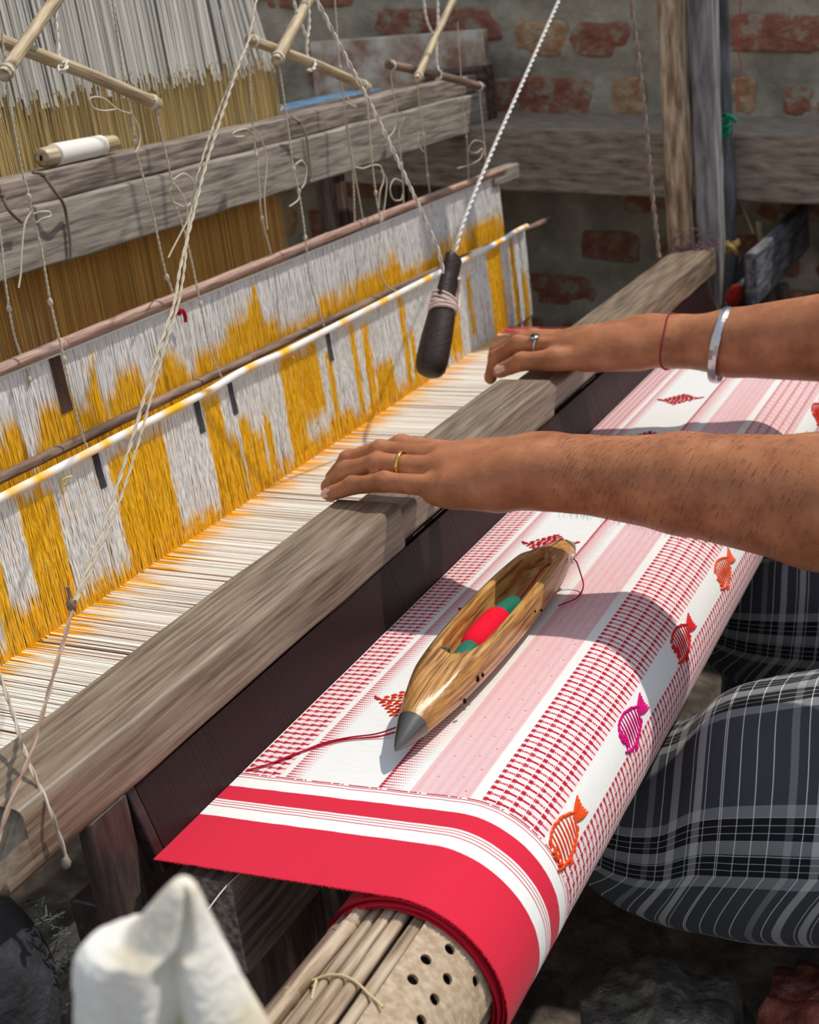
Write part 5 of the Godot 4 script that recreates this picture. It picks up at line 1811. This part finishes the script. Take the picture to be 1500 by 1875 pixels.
func build_lungi(o: Node3D) -> void:
	var m := plain_mat(Color.WHITE, 0.88)
	m.albedo_texture = plaid_texture()
	m.metallic_specular = 0.25
	m.rim_enabled = true
	m.rim = 0.1
	var lung := Node3D.new()
	lung.name = "lungi"
	o.add_child(lung, true)
	lung.position = V(0, 0.3, 0)
	# rows: [z, centre x, centre y, half width, half height]
	var near := [[.26, 1.10, -.165, .16, .135], [.10, 1.085, -.17, .140, .130], [-.03, 1.03, -.172, .128, .122], [-.13, .985, -.172, .116, .119], [-.20, .953, -.174, .100, .117], [-.245, .950, -.182, .098, .108], [-.280, .948, -.197, .094, .090], [-.320, .948, -.203, .086, .080], [-.360, .950, -.198, .072, .066], [-.392, .952, -.194, .048, .044], [-.404, .953, -.193, .018, .016]]
	var far := [[.26, 1.31, -.165, .15, .13], [.10, 1.30, -.185, .135, .122], [-.03, 1.325, -.198, .122, .115], [-.13, 1.360, -.205, .108, .112], [-.20, 1.382, -.210, .097, .108], [-.26, 1.383, -.214, .092, .098], [-.310, 1.384, -.216, .084, .086], [-.355, 1.385, -.214, .066, .064], [-.382, 1.386, -.212, .040, .038], [-.392, 1.386, -.212, .015, .014]]
	var k := 0
	for leg in [near, far]:
		var b := MB.new()
		var rows: Array = []
		var uvs: Array = []
		var n := FastNoiseLite.new()
		n.seed = 8 + k
		n.frequency = 1.0
		var L := 0.0
		var N := 96
		for i in leg.size() - 1:
			for s in 6:
				var f := s / 6.0
				var q: Array = []
				for e in 5: q.append(cubic_interpolate(leg[i][e], leg[i + 1][e], leg[maxi(i - 1, 0)][e], leg[mini(i + 2, leg.size() - 1)][e], f))
				var row: Array = []
				var uv: Array = []
				for j in N + 1:
					var w := TAU * j / N      # 0 at +x, turns over the top
					var under := maxf(0.0, -sin(w))
					var fold: float = 0.016 * n.get_noise_2d(q[0] * 13.0 + w * 1.6, w * 1.2) + 0.007 * (0.3 + under) * sin(w * 5.0 + q[0] * 46.0 + k)
					var d: float = 1.0 + fold * clampf(q[3] / 0.08, 0.0, 1.0) * 1.4
					row.append(V(q[1] + cos(w) * q[3] * d, q[2] + sin(w) * q[4] * d * (1.0 + 0.05 * under), q[0]))
					var arc := w / TAU * 0.70 + 0.014 * under * sin(q[0] * 9.0)
					uv.append(Vector2((-q[0] + 0.06 * under * cos(w) + 0.004 * sin(w * 3.0)) / 0.230, arc / 0.300 + 0.13))
				rows.append(row)
				uvs.append(uv)
		rows.reverse()
		uvs.reverse()
		b.rings(rows, false, null, uvs)
		part("wrap", b.mesh(), m, lung).set_meta("label", "dark checked cloth over the near thigh" if k == 0 else "dark checked cloth over the far thigh in shadow")
		k += 1
	# cloth added under the far knee, to hide the sunlit pit floor behind
	var hb := MB.new()
	var hrows: Array = []
	for i in 14:
		var f := i / 13.0
		var row: Array = []
		for j in 40:
			var w := -TAU * j / 40
			var r := 0.080 * (0.85 + 0.25 * f) * (1.0 + 0.10 * sin(w * 7.0 + f * 2.0) * f)
			row.append(V(1.385 + cos(w) * r, -.24 - 0.27 * f, -.295 + sin(w) * r * 0.8))
		hrows.append(row)
	hrows.reverse()
	hb.rings(hrows, true, null, hrows.map(func(rw): return rw.map(func(p): return Vector2((p.x + p.z) / .23, p.y / .3))))
	part("added_fold", hb.mesh(), m, lung)
	# lap and seat
	var b := MB.new()
	b.ball(V(1.20, -.15, .20), V(.20, .155, .18), 14)
	for i in b.v.size(): b.u[i] = Vector2(b.v[i].z / .23, b.v[i].x / .3)
	part("lap", b.mesh(), m, lung)
	var s := thing("stool", "low wooden plank seat under the weaver", "seat", V(1.2, -0.56, 0.22))
	wood_part("seat", V(.86, -.345, .31), V(1.54, -.345, .31), V(0, 0, 1), .28, .035, mats.brownwood, s)
	for x in [.90, 1.50]: wood_part("leg", V(x, -.60, .31), V(x, -.36, .31), V(0, 0, 1), .24, .035, mats.brownwood, s)

# ------------------------------------------------------------------ things about the loom
func rock(called: String, label: String, c: Vector3, r: Vector3, sd: int, m: Material, category := "stone") -> void:
	var n := FastNoiseLite.new()
	n.seed = sd
	n.frequency = 1.0
	n.fractal_octaves = 3
	var b := MB.new()
	b.ball(Vector3.ZERO, Vector3.ONE, 22)
	for i in b.v.size():
		var p := b.v[i]
		var q := p * (1.0 / maxf(maxf(absf(p.x), absf(p.y)), absf(p.z)))
		p = p.lerp(q, 0.45)
		p *= 1.0 + 0.20 * n.get_noise_3dv(p * 1.1) + 0.05 * n.get_noise_3dv(p * 4.0)
		b.v[i] = c + p * r
	one(called, b.mesh(), m, label, category)

func build_clutter() -> void:
	var rnd := RandomNumberGenerator.new()
	rnd.seed = 77
	# white cotton cloth hung over a stake close to the camera
	var o := thing("white_rag", "crumpled white cotton cloth hung over a stake in the near left corner, out of focus", "cloth", V(0.25, -0.56, -0.23))
	var n := FastNoiseLite.new()
	n.seed = 12
	n.frequency = 1.0
	var apex := V(0.2311, 0.2729, -0.2124)
	var side := V(0.439, -0.113, 0.891)      # the lateral direction of the cloth
	var across := V(0.897, 0.0, -0.442)
	var b := MB.new()
	var rows: Array = []
	# drop, left and right reach in mm
	var outline := [[0.0, -0.6, .6], [0.8, -3.2, 2.4], [2.5, -5.2, 3.6], [6.0, -8.5, 4.4], [13.0, -14.5, 5.6], [18.5, -20.0, 6.8], [21.5, -31.0, 7.4], [25.0, -34.5, 8.2], [31.0, -36.5, 9.8], [40.0, -38.5, 12.0], [60.0, -42.0, 17.0], [100.0, -48.0, 25.0], [160.0, -54.0, 32.0]]
	for i in outline.size() - 1:
		for s in 5:
			var q: Array = []
			for e in 3: q.append(lerpf(outline[i][e], outline[i + 1][e], s / 5.0) * 0.001)
			var row: Array = []
			for j in 90:
				var w := TAU * j / 90
				var mid: float = (q[1] + q[2]) * 0.5
				var half: float = (q[2] - q[1]) * 0.5
				var f: float = q[0] / 0.06
				var front := maxf(0.0, sin(w + PI))      # the side towards the room
				var crease := exp(-pow((cos(w) - 0.45 + f * 0.35) / 0.16, 2.0)) * front * 0.75 + exp(-pow((cos(w) + 0.35) / 0.14, 2.0)) * front * 0.30 * clampf(f * 2.0 - .5, 0.0, 1.0)
				var d := 0.62 * half + 0.0015
				var wav := 1.0 + 0.06 * n.get_noise_2d(cos(w) * 3.0 + f * 2.0, sin(w) * 3.0 + f * 3.0)
				row.append(apex + V(0, -q[0], 0) + side * (mid + cos(w) * half * wav) - across * (sin(w + PI) * d * (1.0 - crease) * wav))
			rows.append(row)
	b.rings(rows)
	b.cap(rows[0], Color.WHITE, true)
	var cot := tri_mat([[0.1, rgb8(190, 172, 130)], [0.34, rgb8(226, 218, 196)], [0.5, rgb8(238, 236, 228)], [1.0, rgb8(246, 246, 244)]], 0.006, 51, V(8, 8, 8), 0.95, 0.06, 0.05)
	part("cloth", b.mesh(), cot, o)
	wood_part("stake", V(apex.x, -0.60, apex.z), V(apex.x, apex.y - 0.060, apex.z), V(1, 0, 0), 0.010, 0.010, mats.brownwood, o, 0.003)
	# dark bag hanging under the near end of the batten
	b = MB.new()
	rows = []
	for i in 30:
		var f := i / 29.0
		var row: Array = []
		for j in 48:
			var w := TAU * j / 48
			var r := 0.020 + 0.024 * sin(PI * pow(f, 0.8) * 0.92)
			var g := 1.0 + 0.10 * n.get_noise_2d(cos(w) * 1.5, f * 3.0 + sin(w) * 1.5)
			row.append(V(0.428 + cos(w) * r * g, 0.030 - 0.155 * f, -0.565 - sin(w) * r * g * 0.7))
		rows.append(row)
	rows.reverse()
	b.rings(rows)
	b.cap(rows[0], Color.WHITE, true)
	b.cap(rows[-1])
	var bag := thing("dark_bag", "dark blue black cloth bag hanging under the near end of the batten", "bag", V(0.455, -0.13, -0.575))
	var bagm := tri_mat([[0.2, rgb8(30, 31, 35)], [0.5, rgb8(46, 47, 53)], [0.8, rgb8(64, 66, 72)]], 0.01, 52, V(5, 5, 5), 0.85, 0.1, 0.05)
	part("bag", b.mesh(), bagm, bag)
	b = MB.new()
	for i in 60:
		var f := rnd.randf()
		var p := V(0.455 + 0.018 * sin(PI * f) - 0.01 + rnd.randf() * .012, 0.020 - 0.130 * f, -0.545 + rnd.randf() * 0.01)
		b.tube([p, p + V(rnd.randf_range(.002, .008), rnd.randf_range(-.006, .004), rnd.randf_range(-.002, .006)), p + V(rnd.randf_range(.004, .013), rnd.randf_range(-.012, .004), rnd.randf_range(-.004, .008))], 0.0006, 3, lin(76, 84, 78) * rnd.randf_range(.6, 1.4), false)
	stuff(part("frayed_edge", b.mesh(), mats.yarn, bag))
	# sawn rail and stones under the near side
	var rail := thing("sawn_rail", "pale sawn wooden rail low under the near end of the loom", "timber", V(0.62, -0.56, -0.66))
	wood_part("rail", V(0.40, -0.165, -0.668), V(0.98, -0.165, -0.662), V(0, 0, 1), 0.030, 0.034, mats.greywood, rail, 0.003, .0006, 41)
	wood_part("leg", V(0.44, -0.60, -0.665), V(0.44, -0.185, -0.665), V(0, 0, 1), 0.03, 0.03, mats.darkwood, rail)
	wood_part("leg", V(0.94, -0.60, -0.662), V(0.94, -0.185, -0.662), V(0, 0, 1), 0.03, 0.03, mats.darkwood, rail)
	rock("grey_stone", "rough grey stone in the bottom left corner", V(0.59, -0.44, -0.80), V(0.11, 0.16, 0.10), 3, mats.rock)
	rock("brown_stone", "large flat brownish grey stone below the weaver's lap", V(0.885, -0.425, -0.290), V(0.070, 0.085, 0.075), 4, mats.rock)
	rock("red_stone", "broken red brick stone in the bottom right corner", V(0.885, -0.40, -0.150), V(0.062, 0.10, 0.056), 5, mats.redrock)
	rock("small_stone", "flat grey stone just right of the cloth roll at the bottom edge", V(0.765, -0.39, -0.40), V(0.05, 0.03, 0.05), 6, mats.rock)
	# a few green leaves growing under the loom
	var p := thing("weed", "small green weed in the dark under the loom", "plant", V(0.86, -0.56, -0.86))
	for k in 7:
		b = MB.new()
		var a := rnd.randf() * TAU
		var h := rnd.randf_range(.14, .24)
		rows = []
		for i in 7:
			var f := i / 6.0
			var c := V(0.80 + cos(a) * .05 * f * f, -0.56 + h * f * 1.35, -0.80 + sin(a) * .05 * f * f)
			var wd := 0.007 * sin(PI * (0.1 + 0.85 * f)) + .0006
			var sdv := V(-sin(a), 0, cos(a)) * wd
			rows.append([c - sdv, c + V(0, -.0015, 0), c + sdv, c + V(0, 0.0010, 0)])
		b.rings(rows)
		part("leaf", b.mesh(), plain_mat(rgb8(92, 132, 66), 0.6), p)
	# a blue crate edge and a pale board behind the harness beam
	var bb := thing("blue_sheet", "blue painted board lying behind the grey double beam", "board", V(1.95, 0.30, -1.2))
	wood_part("board", V(1.62, 0.372, -1.155), V(2.12, 0.372, -1.155), V(0, 0, 1), 0.08, 0.012, tri_mat([[0.2, rgb8(58, 92, 124)], [0.6, rgb8(84, 124, 156)], [0.9, rgb8(110, 146, 172)]], .01, 53, V(4, 4, 4), 0.6, 0.05), bb, 0.003)
	wood_part("support", V(1.97, -0.6, -1.155), V(1.97, 0.366, -1.155), V(0, 0, 1), 0.04, 0.04, mats.darkwood, bb)
	var pb := thing("pale_board", "pale dusty plaster stained board against the brick wall behind the lever sticks", "board", V(2.37, -0.56, -1.2))
	var pale := tri_mat([[0.15, rgb8(150, 116, 100)], [0.4, rgb8(176, 158, 144)], [0.7, rgb8(204, 196, 186)], [0.9, rgb8(222, 218, 212)]], .008, 54, V(3, 3, 3), 0.9, 0.1)
	wood_part("board", V(2.36, 0.407, -1.384), V(2.36, 0.395, -1.012), V(0, 1, 0.1), 0.115, 0.02, pale, pb, 0.004, 0.001)
	wood_part("batten", V(2.385, -0.6, -1.25), V(2.385, 0.36, -1.25), V(0, 0, 1), 0.05, 0.02, mats.darkwood, pb)
	# far right: side rail, pegs, screwdriver, rags, wire and the red thread on the wall
	var sr := thing("side_rail", "dark grey wooden side rail beyond the far forearm", "timber", V(2.2, -0.56, -0.45))
	wood_part("rail", V(2.026, 0.0476, -0.455), V(2.512, 0.0488, -0.455), V(0, 0, 1), 0.020, 0.085, mats.darkpole, sr, 0.006, .001, 61)
	wood_part("top_strip", V(2.049, 0.0702, -0.458), V(2.486, 0.0598, -0.458), V(0, 0, 1), 0.024, 0.012, mats.postgrey, sr, 0.003, .001, 62)
	wood_part("leg", V(2.2, -0.6, -0.455), V(2.2, 0.0, -0.455), V(0, 0, 1), 0.04, 0.04, mats.darkwood, sr)
	wood_part("peg", V(2.3, 0.0472, -0.4955), V(2.3, 0.0901, -0.5014), V(0, 0, 1), 0.012, 0.012, mats.postwood, sr, 0.003)
	wood_part("peg", V(2.34, 0.0484, -0.4773), V(2.34, 0.0978, -0.4702), V(0, 0, 1), 0.012, 0.012, mats.brownwood, sr, 0.003)
	var dk := thing("black_cloth", "black cloth bundle in the shade beside the side rail", "cloth", V(2.16, -0.56, -0.52))
	b = MB.new()
	rows = []
	for i in 18:
		var f := i / 17.0
		var row: Array = []
		for j in 36:
			var w := TAU * j / 36
			var r := 0.023 * sin(PI * (0.06 + 0.9 * f)) * (1.0 + 0.25 * n.get_noise_2d(cos(w) * 2.0, f * 4.0 + sin(w) * 2.0))
			row.append(V(2.165 + cos(w) * r, -0.06 + 0.125 * f, -0.492 - sin(w) * r))
		rows.append(row)
	b.rings(rows)
	part("bundle", b.mesh(), bagm, dk)
	wood_part("stand", V(2.165, -0.6, -0.492), V(2.165, -0.05, -0.492), V(0, 0, 1), 0.02, 0.02, mats.darkwood, dk)
	var tool := thing("screwdriver", "screwdriver with a red handle and bright steel collar above the bangle", "screwdriver", V(2.1, 0.0113, -0.4994))
	var ta := V(2.1, -0.0077, -0.5078)
	var te := V(2.1, 0.0228, -0.4893)
	var tip := V(2.1, 0.0352, -0.4794)
	b = MB.new()
	b.tube([ta, ta.lerp(te, .1), ta.lerp(te, .4), ta.lerp(te, .8), te], [.004, .0125, .0135, .0115, .006], 14, lin(168, 52, 34))
	var tm := yarn_mat()
	tm.roughness = 0.3
	part("grip", b.mesh(), tm, tool)
	b = MB.new()
	b.tube([te, te.lerp(tip, .5), tip, tip + (tip - te) * 1.2], [.0055, .0055, .0030, .0030], 10)
	part("blade", b.mesh(), mats.steel, tool)
	b = MB.new()
	for k in 9:
		var c := V(2.15, 0.0758, -0.5176)
		b.tube(smooth([c + V(0, -.012, rnd.randf_range(-.012, .012)), c + V(rnd.randf_range(-.01, .01), 0, rnd.randf_range(-.014, .014)), c + V(0, rnd.randf_range(.004, .014), rnd.randf_range(-.018, .018))], 4), 0.004, 6, lin(196, 170, 104) * rnd.randf_range(.7, 1.1))
	one("yellow_rag", b.mesh(), mats.yarn, "small dusty yellow rag at the foot of the grey upright", "rag")
	b = MB.new()
	var gc := V(2.165, 0.2642, -0.5359)
	for k in 10:
		var q: Array = []
		for i in 9:
			var w := TAU * i / 8 + k
			q.append(gc + V(cos(w) * .016, -.010 + .003 * k + .003 * sin(w * 2.0), sin(w) * (.017 + .001 * (k % 3))))
		b.tube(smooth(q, 3), 0.0030, 6, lin(30, 118, 92) * rnd.randf_range(.6, 1.2))
	b.tube(smooth([gc + V(-.01, .008, .012), gc + V(-.014, .020, .022), gc + V(-.012, .010, .034)], 4), 0.0035, 6, lin(36, 128, 100))
	one("green_rag", b.mesh(), mats.yarn, "green rag knotted round the dark pole", "rag")
	b = MB.new()
	b.tube(smooth([V(2.34, 0.4772, -0.5289), V(2.34, 0.4521, -0.5339), V(2.34, 0.4137, -0.5375), V(2.34, 0.3791, -0.542), V(2.34, 0.3477, -0.5362), V(2.34, 0.3215, -0.5433), V(2.34, 0.2854, -0.5422), V(2.34, 0.2721, -0.5463)], 5), 0.0013, 5, lin(190, 96, 80))
	one("red_wall_thread", b.mesh(), mats.yarn, "thin red thread hanging down the brick wall right of the upright", "thread")
	b = MB.new()
	b.tube([V(2.28, 0.1503, -0.5408), V(2.28, 0.1444, -0.5334), V(2.25, 0.0778, -0.5001)], 0.0016, 6, lin(170, 164, 150))
	b.ball(V(2.28, 0.1464, -0.5362), V(.005, .004, .006), 5, lin(190, 184, 170))
	one("wire", b.mesh(), mats.yarn, "thin pale wire slanting below the timber at right", "wire")
	b = MB.new()
	b.tube(smooth([V(0.4959, -0.0062, -0.452), V(0.5053, -0.0061, -0.452), V(0.5264, -0.0037, -0.452), V(0.5486, -0.0048, -0.452), V(0.5649, -0.0028, -0.452)], 5), 0.0005, 5, lin(220, 212, 200))
	one("stray_thread", b.mesh(), mats.yarn, "fine pale thread strung across the breast beam face", "thread")
